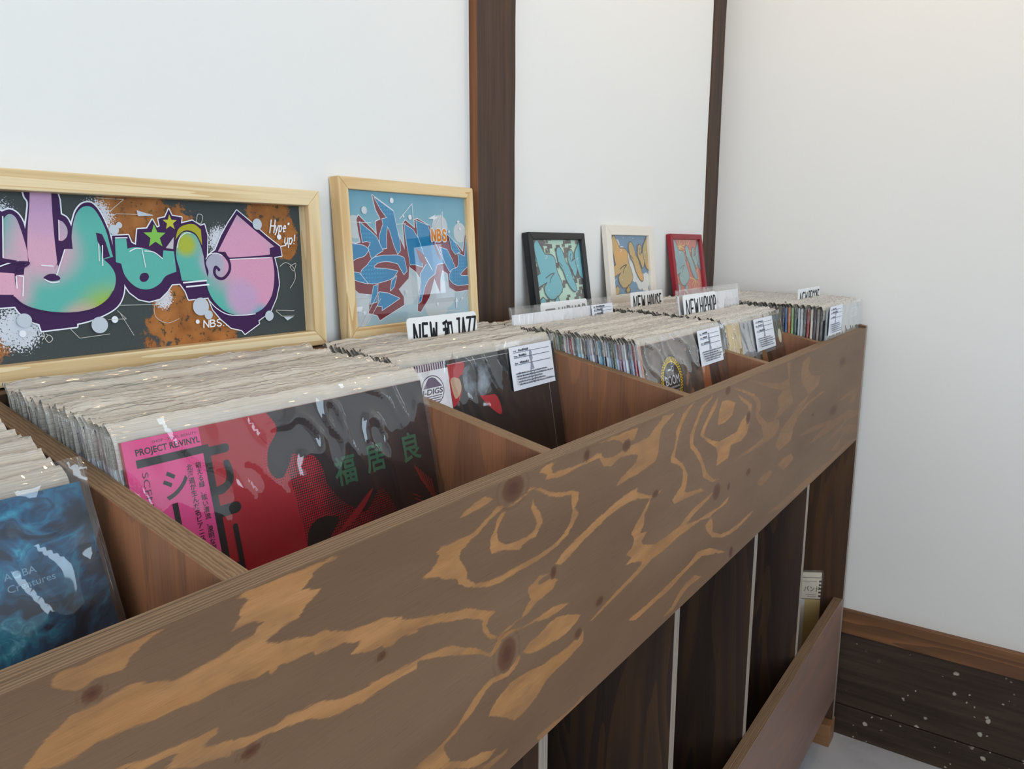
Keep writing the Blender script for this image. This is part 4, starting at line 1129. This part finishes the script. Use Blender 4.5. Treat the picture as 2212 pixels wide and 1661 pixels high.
def record(xl, ytop, tilt, colour, t=.0034, lip=None, name='vinyl_record', dz=0.0):
    """one record: jacket + plastic sleeve; xl = left edge, ytop = y of the top front edge"""
    a = R(tilt)
    root = empty(name, (xl, ytop - JW * math.sin(a), ZB + dz), (-a, 0, 0))
    j = link('jacket', JM[t], root)
    j.color = lin(*colour)
    if lip is not None:
        s = link('sleeve', lip, root)
    return root


def price_card(root, u, v, w=100, h=58, y=-.0045, rot=0.0, seed=1):
    """white shop card tucked into the sleeve: ruled lines, rows of small print and a grey printed figure"""
    p = Print((0, 0, w, h), .03)
    rnd = random.Random(seed)
    p.rect(0, 0, w, h, M['paper'])
    g = M['grey']
    cx = w * .47
    p.poly([(cx, h * .9), (cx + 4, h * .82), (cx + 3, h * .74), (cx + 5, h * .68), (cx + 2, h * .6), (cx - 2, h * .6), (cx - 4, h * .7), (cx - 3, h * .8)], g)
    p.poly([(cx - 1, h * .6), (cx + 2, h * .6), (cx + 6, h * .42), (cx - 5, h * .4)], g)
    p.line([(cx - 3, h * .4), (cx - 2, h * .12)], 1.4, g); p.line([(cx + 4, h * .4), (cx + 5, h * .2), (cx + 2, h * .08)], 1.4, g)
    dk = flat(84, 88, 104)
    for fy in (.86, .74, .58):
        p.line([(w * .08, h * fy), (w * .93, h * fy)], .7, dk)
        for x0, x1, hh in ((.09, .15, 2.0), (.2, .2 + rnd.uniform(.15, .38), 3.2)):
            x = w * x0
            while x < w * x1:
                l = rnd.uniform(1.2, 2.8)
                p.rect(x, h * fy + 1.2, x + l, h * fy + 1.2 + hh * rnd.uniform(.6, 1), dk)
                x += l + .6
    for k in range(5):
        yy = h * (.36 - .062 * k)
        x = w * .08
        end = w * rnd.uniform(.6, .93)
        while x < end:
            l = rnd.uniform(1.0, 3.0)
            p.rect(x, yy, x + l, yy + rnd.uniform(1.2, 2.2), dk)
            x += l + .5
    p.box((0, .0001, 0), (w / 1000, .0005, h / 1000), M['paper'])
    o = p.build('price_card', root)
    o.location = (u / 1000, y, v / 1000)
    o.rotation_euler = (0, R(rot), 0)
    o['label'] = 'white printed price card'
    return o


def cover_print(root, fn, y=-.00012, name='cover_print'):
    p = Print((0, 0, 315, 315), .012)
    fn(p)
    o = p.build(name, root.children[0])
    o.location = (0, y, 0)
    return o


# ---- the six front covers -------------------------------------------------
K = flat(20, 18, 20, .35, .35)


def cov_red(p):
    p.rect(0, 0, 315, 315, flat(168, 20, 38, .35, .35))
    p.poly(smooth_pts([122, 316, 129, 300, 116, 286, 112, 268, 117, 257, 127, 254, 134, 261, 137, 240, 140, 190, 133, 140, 140, 90, 200, 60, 316, 40, 316, 316], {0, 10, 11}), mat_halftone())
    p.poly(smooth_pts([123, 316, 131, 300, 119, 285, 116, 269, 121, 260, 129, 259, 137, 268, 143, 276, 152, 270, 163, 270, 171, 258, 173, 243, 182, 228, 197, 214, 214, 206, 236, 222, 250, 200, 262, 170, 300, 120, 316, 100, 316, 316], {0, 19, 20}), flat(34, 20, 24, .35, .35))
    p.poly(smooth_pts([142, 200, 150, 212, 166, 214, 180, 208, 170, 198, 160, 188, 150, 176, 140, 168], set()), K)
    p.poly(smooth_pts([182, 196, 206, 206, 226, 224, 206, 214, 176, 196], set()), flat(150, 24, 40, .35, .35))
    hs = flat(150, 40, 36, .4)
    for i in range(7):
        p.line([(286 + i * 3.4, 232 - i * 3.2), (293 + i * 2.6, 214 - i * 4.4)], 1.2, hs)
        p.line([(277 + i * 1.6, 205 - i * 5), (287 + i * 1.6, 199 - i * 5)], .9, hs)
    # paper strip with its lettering
    pk = flat(226, 70, 138, .4, .3)
    p.rect(0, 0, 60.5, 315, pk)
    p.text('PROJECT RE:VINYL', 8.5, 303.5, 4.6, K, width=51, bold=.025)
    p.text('SHOP - VINYL BEAUTY', 22, 310.2, 2.0, K, width=36)
    p.rect(8, 294.5, 66, 300.5, K)
    p.rect(60.5, 0, 66.5, 298, K)
    p.rect(60.5, 291, 80, 298, K); p.disc(80, 294.5, 3.5, K, 14)
    p.poly(smooth_pts([66, 266, 74, 268, 77, 274, 76, 284, 81, 284, 83, 274, 81, 266, 72, 260, 66, 260], {0, 8}), K)
    p.rect(64, 242, 80, 251, K); p.disc(80, 246.5, 4.5, K, 14)
    p.rect(74, 0, 78.5, 232, K); p.disc(76.2, 232, 2.3, K, 12); p.rect(66, 198, 76, 204, K)
    p.text('シ', 22.5, 267.5, 17.5, K, width=20, bold=.02)
    p.rect(28.5, 205, 33, 263, K)
    p.text('ナリー', 34, 200, 14, K, rot=R(-90), bold=.02)
    p.text('SCENERY', 10.5, 291, 4.6, flat(92, 24, 60), rot=R(-90), width=44)
    for x, s in ((52.0, '萌える緑、眩い清流、澄明な空気'), (44.5, '北海道が生んだ名ピアニスト')):
        for i, ch in enumerate(s):
            p.text(ch, x, 284.5 - 5.0 * i, 3.6, K, bold=.012)
    gr = flat(44, 92, 66, .4, .3)
    p.text('福', 183, 238, 20, gr, bold=.02, width=26)
    p.text('居', 222, 241, 20, gr, bold=.02, width=25)
    p.text('良', 269, 240, 21, gr, bold=.02, width=26)


def cov_black(p):
    p.rect(0, 0, 315, 315, flat(26, 24, 25, .3, .4))
    rd = flat(186, 36, 48)
    p.poly(smooth_pts([77, 310, 108, 310, 104, 296, 96, 292, 98, 276, 88, 262, 78, 258], {0, 6}), rd)
    p.poly(smooth_pts([80, 292, 96, 290, 97, 276, 84, 268], set()), flat(206, 168, 140))
    p.poly(smooth_pts([106, 300, 130, 306, 160, 300, 168, 286, 150, 270, 140, 262, 120, 262, 104, 276], set()), mat_two('print_smoke', (36, 36, 40), (150, 160, 172), 26, .42, .7))
    p.poly(smooth_pts([131, 264, 150, 262, 166, 259, 173, 240, 168, 234, 150, 246], {0}), rd)
    th = flat(206, 204, 204)
    p.line([(76, 310), (292, 310), (292, 60)], .6, th)
    p.rect(0, 0, 77, 307, flat(238, 234, 236, .5))
    p.rect(0, 307, 72, 315, flat(214, 196, 206))
    for i in range(17):
        p.rect(3 + i * 4.1, 307, 5.1 + i * 4.1, 315, flat(70, 42, 60))
    pu = flat(86, 56, 92)
    p.disc(46, 284, 20, pu, 40, 17.5); p.disc(46, 284, 18.7, flat(238, 234, 236, .5), 40, 16.2)
    p.poly([(29.5, 287), (40, 298), (44, 299), (48, 299), (53, 297), (63, 287)], pu)
    p.text('J-DIGS', 26.5, 279.5, 6.2, flat(58, 36, 64), width=39, bold=.03, shear=.2)
    for i in range(4):
        p.rect(31 + i * 2, 276.5 - 2.6 * i, 61 - i * 2, 277.6 - 2.6 * i, pu)


def cov_boom(p):
    p.rect(0, 0, 315, 315, mat_two('print_brown_collage', (74, 66, 62), (122, 108, 98), 22, .35, .65, [(30, .58, .66, (178, 136, 108)), (16, .62, .7, (58, 50, 50)), (40, .64, .7, (196, 190, 186))]))
    p.poly([(203, 120), (206, 262), (236, 264), (240, 120)], flat(196, 122, 78))
    p.poly([(240, 120), (236, 264), (276, 264), (290, 120)], flat(62, 50, 50))
    p.poly([(290, 120), (278, 262), (300, 262), (315, 120)], flat(120, 84, 70))
    p.poly([(12, 190), (20, 236), (34, 240), (44, 190)], flat(206, 208, 216))
    yl = flat(238, 200, 40)
    bk = flat(34, 36, 40, .3, .4)
    cx, cy = 87, 255
    p.disc(cx, cy, 41.5, bk, 48, 38); p.disc(cx, cy, 38.5, yl, 48, 35.2)
    for ring, (r0, r1) in enumerate(((38.2, 34.8), (34.8, 31.6))):
        p.lift()
        for k in range(44):
            a0 = 6.2832 * (k + (.5 if ring else 0)) / 44
            a1 = a0 + 6.2832 / 88
            p.put([(cx + r0 * math.cos(a0), cy + r0 * .914 * math.sin(a0)), (cx + r0 * math.cos(a1), cy + r0 * .914 * math.sin(a1)), (cx + r1 * math.cos(a1), cy + r1 * .914 * math.sin(a1)), (cx + r1 * math.cos(a0), cy + r1 * .914 * math.sin(a0))], bk)
    p.disc(cx, cy, 31, yl, 48, 28.4); p.disc(cx, cy, 29.8, bk, 48, 27.3)
    w = flat(240, 240, 244)
    p.text('BOOM', cx - 24, cy - 6, 13.5, w, width=48)
    p.rect(cx - 11, cy + 15, cx - 1, cy + 17.6, w)
    p.line([(cx + 3, cy + 13.6), (cx + 9, cy + 13.6), (cx + 9, cy + 20), (cx + 3, cy + 20)], 1.0, w, closed=True)
    for i, yy in enumerate((cy - 11.5, cy - 16.5)):
        x = cx - 21
        while x < cx + 22:
            p.rect(x, yy, x + 2.4, yy + (2.8 if i == 0 else 1.8), flat(190, 192, 198)); x += 3.2


def cov_tan(p):
    p.rect(0, 0, 315, 315, mat_two('print_grey_photo', (150, 154, 160), (178, 180, 182), 14, .4, .6, [(20, .62, .7, (110, 114, 122))], vecscale=(3, 1, 1)))
    p.rect(0, 0, 68, 315, mat_two('print_tan_paper', (196, 170, 116), (214, 190, 138), 30, .4, .6))
    for i in range(6):
        x = 30 + 7 * noise.noise((i, 2.2, 1))
        p.line([(x, 300 - i * 14), (x + 6, 293 - i * 14), (x + 1, 290 - i * 14)], 1.0, flat(126, 100, 60))
    p.rect(256, 0, 315, 300, mat_two('print_olive', (70, 68, 58), (104, 98, 82), 30, .4, .6))
    p.rect(256, 300, 315, 315, flat(112, 120, 122))
    p.rect(0, 0, 315, 246, mat_two('print_dark_brown', (66, 46, 36), (96, 68, 52), 18, .4, .6))
    p.poly([(60, 200), (150, 258), (156, 246), (150, 200)], flat(150, 156, 160))
    p.poly([(165, 200), (170, 252), (196, 252), (206, 200)], flat(170, 130, 80))
    p.disc(296, 270, 11, flat(232, 222, 190), 28, 14.5)


def cov_grey(p):
    p.rect(0, 0, 315, 315, mat_two('print_pale_grey', (168, 178, 180), (182, 190, 192), 8, .4, .6))
    w = flat(226, 230, 232)
    p.line([(224, 286), (284, 286), (284, 304), (224, 304)], 2.2, w, closed=True)
    for x0, x1, y0, y1 in ((230, 242, 297, 300), (230, 233, 290, 300), (247, 250, 290, 301), (256, 259, 290, 301), (256, 270, 289, 292), (266, 269, 294, 300), (274, 279, 290, 300)):
        p.rect(x0, y0, x1, y1, w)
    p.rect(228, 270, 272, 275, flat(188, 192, 194))


def cov_blue(p):
    t = NT('print_deep_sea')
    mp = t.coord('Object')
    wv = t.noise(mp, 14, 3, .6, 1.5)
    v = t.n('VectorMath', {0: mp, 1: t.n('VectorMath', {0: wv.outputs['Color'], 1: (.09, .09, .09)}, operation='MULTIPLY')}, operation='ADD')
    a = t.noise(v, 26, 5, .6, .6)
    c = t.ramp(a.outputs[0], [(.25, lin(8, 12, 22)), (.42, lin(14, 38, 66)), (.52, lin(24, 84, 124)), (.6, lin(30, 128, 160)), (.7, lin(120, 190, 220)), (.8, lin(210, 228, 236))])
    g = t.noise(v, 19, 4, .6, .4)
    sep = t.n('SeparateXYZ', {0: mp})
    low = t.step(sep.outputs[2], .25, .2)
    cc = t.mix(t.math('MULTIPLY', t.step(g.outputs[0], .58, .64), low), c.outputs[0], lin(150, 150, 84))
    dark = t.step(t.math('ADD', sep.outputs[0], t.math('MULTIPLY', sep.outputs[2], -.3)), .18, .26)
    cc = t.mix(t.math('MULTIPLY', dark, .72), cc, t.mix(1.0, cc, lin(74, 84, 96), 'MULTIPLY'))
    p.rect(0, 0, 315, 315, t.finish(cc, .35, .35))
    w = flat(120, 156, 180)
    p.text('AOBA', 259, 267, 4.4, w, width=18)
    p.text('Creatures', 259, 259.5, 4.4, w, width=27)


def cov_obi(p):
    p.rect(0, 0, 315, 315, flat(206, 180, 122))
    p.rect(0, 0, 276, 315, flat(226, 220, 212))
    p.rect(0, 243, 315, 315, flat(228, 216, 198))
    k = flat(70, 58, 52)
    p.line([(0, 301), (315, 301)], 1.6, k); p.line([(0, 243), (315, 243)], 1.6, k)
    p.text('・バンド', 258, 264, 12, k, width=48, bold=.01)
    for i in range(5):
        p.rect(309, 249 + i * 10, 315, 254 + i * 10, k)
    for y, x0 in ((290, 270), (254, 278), (249.5, 282)):
        x = x0
        while x < 302:
            p.rect(x, y, x + 2, y + 2, flat(150, 130, 112)); x += 2.8


# ---- fill the bins ---------------------------------------------------------
def bin_x(k):
    """inner left edge of bin k (0 = beside the end panel)"""
    return XD - k * S if k < 9 else None


PALE = [(236, 234, 236), (216, 216, 224), (206, 188, 196), (244, 242, 240), (180, 186, 196), (222, 200, 206), (150, 156, 170), (236, 238, 244), (130, 112, 118), (200, 210, 224)]
MIX = [(60, 70, 96), (200, 196, 188), (40, 40, 46), (150, 60, 52), (214, 212, 206), (96, 120, 140), (176, 150, 110), (90, 60, 50), (226, 222, 214), (70, 96, 80)]
BIN4 = [((224, 226, 232), 'white'), ((150, 40, 44), 'red'), ((150, 166, 196), 'blue'), ((36, 44, 84), 'navy'), ((228, 228, 236), 'white'), ((176, 164, 200), 'lilac'), ((110, 40, 70), 'plum'), ((170, 190, 224), 'pale blue'),
        ((120, 140, 116), 'sage'), ((34, 44, 64), 'navy'), ((150, 186, 214), 'sky'), ((226, 232, 236), 'white'), ((40, 50, 80), 'navy'), ((60, 150, 206), 'bright blue'), ((214, 222, 230), 'white'), ((38, 48, 84), 'navy'), ((226, 230, 236), 'white'),
        ((150, 170, 200), 'blue'), ((60, 66, 84), 'slate'), ((34, 36, 42), 'black'), ((206, 210, 218), 'white'), ((140, 190, 212), 'sky'), ((86, 92, 104), 'slate'), ((196, 190, 200), 'white'), ((188, 60, 70), 'crimson'), ((196, 206, 226), 'white'), ((232, 228, 222), 'white'),
        ((34, 40, 40), 'black'), ((46, 140, 76), 'green'), ((206, 212, 218), 'white'), ((206, 202, 40), 'yellow'), ((212, 214, 220), 'white'), ((62, 70, 84), 'slate'), ((40, 44, 56), 'black')]
UNIQ4 = {'yellow': 'record with a yellow spine in the bin behind the round BOOM sticker', 'green': 'record with a green spine in the bin behind the round BOOM sticker', 'crimson': 'record with a crimson spine in the bin behind the round BOOM sticker',
         'bright blue': 'record with a bright blue spine behind the round BOOM sticker', 'lilac': 'record with a lilac spine behind the round BOOM sticker', 'plum': 'record with a plum spine behind the round BOOM sticker', 'sage': 'record with a sage green spine behind the round BOOM sticker', 'red': 'record with a dark red spine right behind the round BOOM sticker'}
BIN6 = [((60, 62, 70), 0), ((150, 146, 140), 0), ((40, 42, 58), 0), ((228, 218, 206), 0), ((150, 40, 44), 'dark red'), ((84, 84, 78), 0), ((200, 208, 214), 0), ((216, 224, 236), 0), ((30, 66, 52), 'dark green'), ((150, 190, 120), 'light green'), ((206, 122, 56), 'orange'),
        ((70, 110, 176), 'blue'), ((48, 60, 96), 0), ((120, 116, 84), 'olive'), ((96, 62, 46), 0), ((196, 178, 166), 0), ((110, 64, 44), 'chestnut'), ((226, 214, 202), 0), ((64, 84, 104), 0), ((70, 116, 128), 'teal'), ((140, 50, 60), 0), ((60, 92, 78), 0), ((190, 64, 72), 'scarlet'), ((48, 44, 60), 0)]


def fill(k, y_from, y_to, t0, t1, n, palette, lab, grp, lipd, thick, named=None, xj=.0018, x_fix=None):
    x_in = bin_x(k) if x_fix is None else x_fix
    for i in range(n):
        f = i / max(1, n - 1)
        y = y_from + (y_to - y_from) * f
        tl = t0 + (t1 - t0) * f + random.uniform(-.25, .25)
        c = palette[i] if (named and i < len(palette)) else palette[random.randrange(len(palette))]
        nm = None
        if isinstance(c[0], tuple):
            c, nm = c
        c = tuple(max(0, min(255, v + random.uniform(-8, 8))) for v in c)
        free = .327 - JW
        r = record(x_in + free / 2 + random.uniform(-xj, xj), y, tl, c, thick, random.choice(LIPS[lipd]), dz=random.uniform(0, .0022) + (.003 if k == 2 else .008) * f)
        l = named.get(nm) if (named and nm and i < len(palette)) else None
        tag(r, l or lab, 'record', grp)


def front(k, xr, y, tilt, colour, cov, label, seed, cards=(), lip=.012, amp=1.0, group=None):
    r = record(xr - JW, y, tilt, colour, .0034)
    r.name = 'front_record'
    cover_print(r, cov)
    s = link('sleeve', front_sleeve_mesh(seed, amp, lip), r)
    for c in cards:
        price_card(r, *c)
    tag(r, label, 'record')
    return r


# leftmost bin (only its right part is in view)
front(5, -1.770, .150, 21, (30, 50, 70), cov_blue, 'front record with a deep blue sea cover in the leftmost bin', 12, amp=.6, lip=.016)
for i in range(7):
    r = record(-1.770 - JW - .002 + random.uniform(-.003, .002), .163 + i * .0145, 20 - i * 1.6, PALE[i % len(PALE)], .0034, random.choice(LIPS[.011]))
    tag(r, 'pale record leaning in the loose row behind the deep blue cover', 'record', 'records loosely leaning in the leftmost bin')
fill(5, .268, .326, 9, 8, 13, PALE, 'record packed against the back of the leftmost bin', 'records at the back of the leftmost bin', .0042, .0034, x_fix=-1.770 - JW - .006)
# red cover
front(4, -1.4165, .168, 11.4, (170, 30, 50), cov_red, 'front record with a red and black cover and a pink Japanese paper strip', 9, lip=.012, amp=1.1)
fill(4, .1735, .338, 11.2, 7, 37, PALE, 'record in a clear sleeve packed behind the red and black cover', 'records behind the red and black cover', .0042, .0034)
# black cover
front(3, -1.068, .225, 9.5, (30, 28, 30), cov_black, 'front record with a black cover, a white paper strip and a price card', 21, cards=((200, 258.5, 103, 58, -.0042, 0, 4),), lip=.011, amp=1.0)
fill(3, .2305, .338, 9.3, 7, 24, PALE + MIX[:3], 'record in a clear sleeve packed behind the black cover', 'records behind the black cover', .0042, .0034)
# BOOM cover
front(2, -.7225, .101, 11.5, (196, 150, 130), cov_boom, 'front record with a round black and yellow BOOM sticker', 33, cards=((196, 261, 98, 57, -.0042, 0, 7),), lip=.010, amp=1.3)
fill(2, .1055, .338, 11.3, 7, 54, BIN4 + [(c, None) for c in MIX], 'record in a clear sleeve packed behind the round BOOM sticker', 'records behind the BOOM sticker', .0042, .0034, named=UNIQ4)
# tan cover
front(1, -.379, .103, 12, (210, 190, 150), cov_tan, 'front record with a tan and grey cover and a price card', 41, cards=((134, 253.5, 115, 61, -.0042, 0, 9),), lip=.008, amp=.8)
TANB = [((196, 186, 176), None), ((40, 46, 66), None), ((226, 228, 230), None), ((120, 40, 52), None), ((54, 50, 48), None)]
fill(1, .108, .338, 11.8, 7, 50, TANB + [(c, None) for c in PALE], 'record in a clear sleeve packed behind the tan and grey cover', 'records behind the tan and grey cover', .0042, .0034)
# pale grey cover at the far end
front(0, -.0205, .017, 0, (150, 160, 164), cov_grey, 'front record with a plain pale grey cover at the far end of the rack', 55, cards=((0, 262, 112, 60, -.0040, 0, 12),), lip=.006, amp=.5)
fill(0, .0235, .338, .2, 7, 49, BIN6 + [(c, 0) for c in PALE], 'record in a clear sleeve packed behind the pale grey cover', 'records behind the pale grey cover', .0062, .0046,
     named={n_: 'record with a %s spine in the last bin before the corner' % n_ for n_ in ('dark red', 'dark green', 'light green', 'orange', 'blue', 'olive', 'chestnut', 'teal', 'scarlet')}, x_fix=XD + .0025)

# two records pulled up above the rest
def raised(x, y, tilt, dz, label, card, seed):
    r = record(x, y, tilt, (238, 238, 242), .0026, dz=dz)
    r.name = 'raised_record'
    link('sleeve', front_sleeve_mesh(seed, .6, .012), r)
    if card:
        price_card(r, *card)
    tag(r, label, 'record')


raised(-1.0448, .311, 8, .0290, 'blank white record raised above the row in front of the black picture frame', (236, 271, 78, 44, -.004, 0, 15), 61)
raised(-.6905, .1945, 9.5, .0445, 'clear-sleeved white record with a card raised behind the NEW HIPHOP sign', (48, 258, 96, 57, -.004, 0, 17), 67)


# ---- genre signs ------------------------------------------------------------
def genre_sign(label, x0, w, y, ztop, tilt, fn, h=.115):
    a = R(tilt)
    root = empty('genre_sign', (x0, y - h * math.sin(a), ztop - h * math.cos(a)), (-a, 0, 0))
    mb = MB()
    r_, n = .006, 6
    P = []
    for cx, cz, a0 in ((w - r_, h - r_, 0), (r_, h - r_, 90), (r_, r_, 180), (w - r_, r_, 270)):
        P += [(cx + r_ * math.cos(R(a0 + 90 * i / n)), cz + r_ * math.sin(R(a0 + 90 * i / n))) for i in range(n + 1)]
    k = len(P)
    mb.v += [(x, 0, z) for x, z in P] + [(x, .0012, z) for x, z in P]
    mb.f += [tuple(range(k)), tuple(reversed(range(k, 2 * k)))] + [((i + 1) % k, i, i + k, (i + 1) % k + k) for i in range(k)]
    mb.mi += [mb.slot(M['sign'])] * (k + 2)
    mb.build('sign_card', root)
    p = Print((0, 0, w * 1000, h * 1000), .03)
    fn(p, w * 1000, h * 1000)
    o = p.build('lettering', root)
    o.location = (0, -.0001, 0)
    tag(root, label, 'sign', 'genre signs among the records')


INK = M['ink']
genre_sign('white card sign with black brush letters NEW and JAZZ', -1.277, .1445, .315, 1.195, 8.0,
           lambda p, w, h: (brush(p, 'NEW', 9, h - 43, 12, 34, 4.5, 3.8, INK, .09), p.text('和', 68, h - 40, 27, INK, bold=.02, width=21), brush(p, 'JAZZ', 95, h - 42, 8.6, 34, 2.8, 3.4, INK, .12)))
genre_sign('white card sign with a box-shaped character and HIPHOP behind the blank record', -.951, .151, .322, 1.1945, 7.5,
           lambda p, w, h: (brush(p, '#', 13, h - 45, 29, 34, 4, 4.2, INK), brush(p, 'HIPHOP', 52, h - 44, 13, 34, 4.4, 3.6, INK, .05)))
genre_sign('white card sign with black letters NEW HOUSE', -.672, .1455, .300, 1.1985, 8.0,
           lambda p, w, h: (brush(p, 'NEW', 9, h - 40, 13, 32, 4.8, 3.8, INK, .1), brush(p, 'HOUSE', 72, h - 40, 9.4, 32, 4.2, 3.4, INK, .05)))
genre_sign('white card sign with black letters NEW HIPHOP', -.6935, .160, .1855, 1.1995, 9.5,
           lambda p, w, h: (brush(p, 'NEW', 9, h - 43, 15, 33, 5.0, 3.8, INK, .1), brush(p, 'HIPHOP', 75, h - 42, 11.4, 34, 4.0, 3.2, INK, .04)))
genre_sign('white card sign with black letters NEW REGGAE', -.243, .186, .1035, 1.192, 3,
           lambda p, w, h: (brush(p, 'NEW', 12, h - 38, 16, 29, 5.4, 4.2, INK, .12), brush(p, 'REGGAE', 84, h - 38, 11.6, 30, 4.6, 3.8, INK, .08)))

# record standing in the lower shelf by the end panel
r = record(-.1845, .3228, 2, (222, 208, 180), .0034, name='shelf_record')
r.location.y, r.location.z = .3228, .1435
r.rotation_euler = (R(-1.5), 0, R(-60))
cover_print(r, cov_obi)
link('sleeve', front_sleeve_mesh(71, .3, .006), r)
tag(r, 'cream record with a Japanese paper strip in the lower shelf by the end panel', 'record')
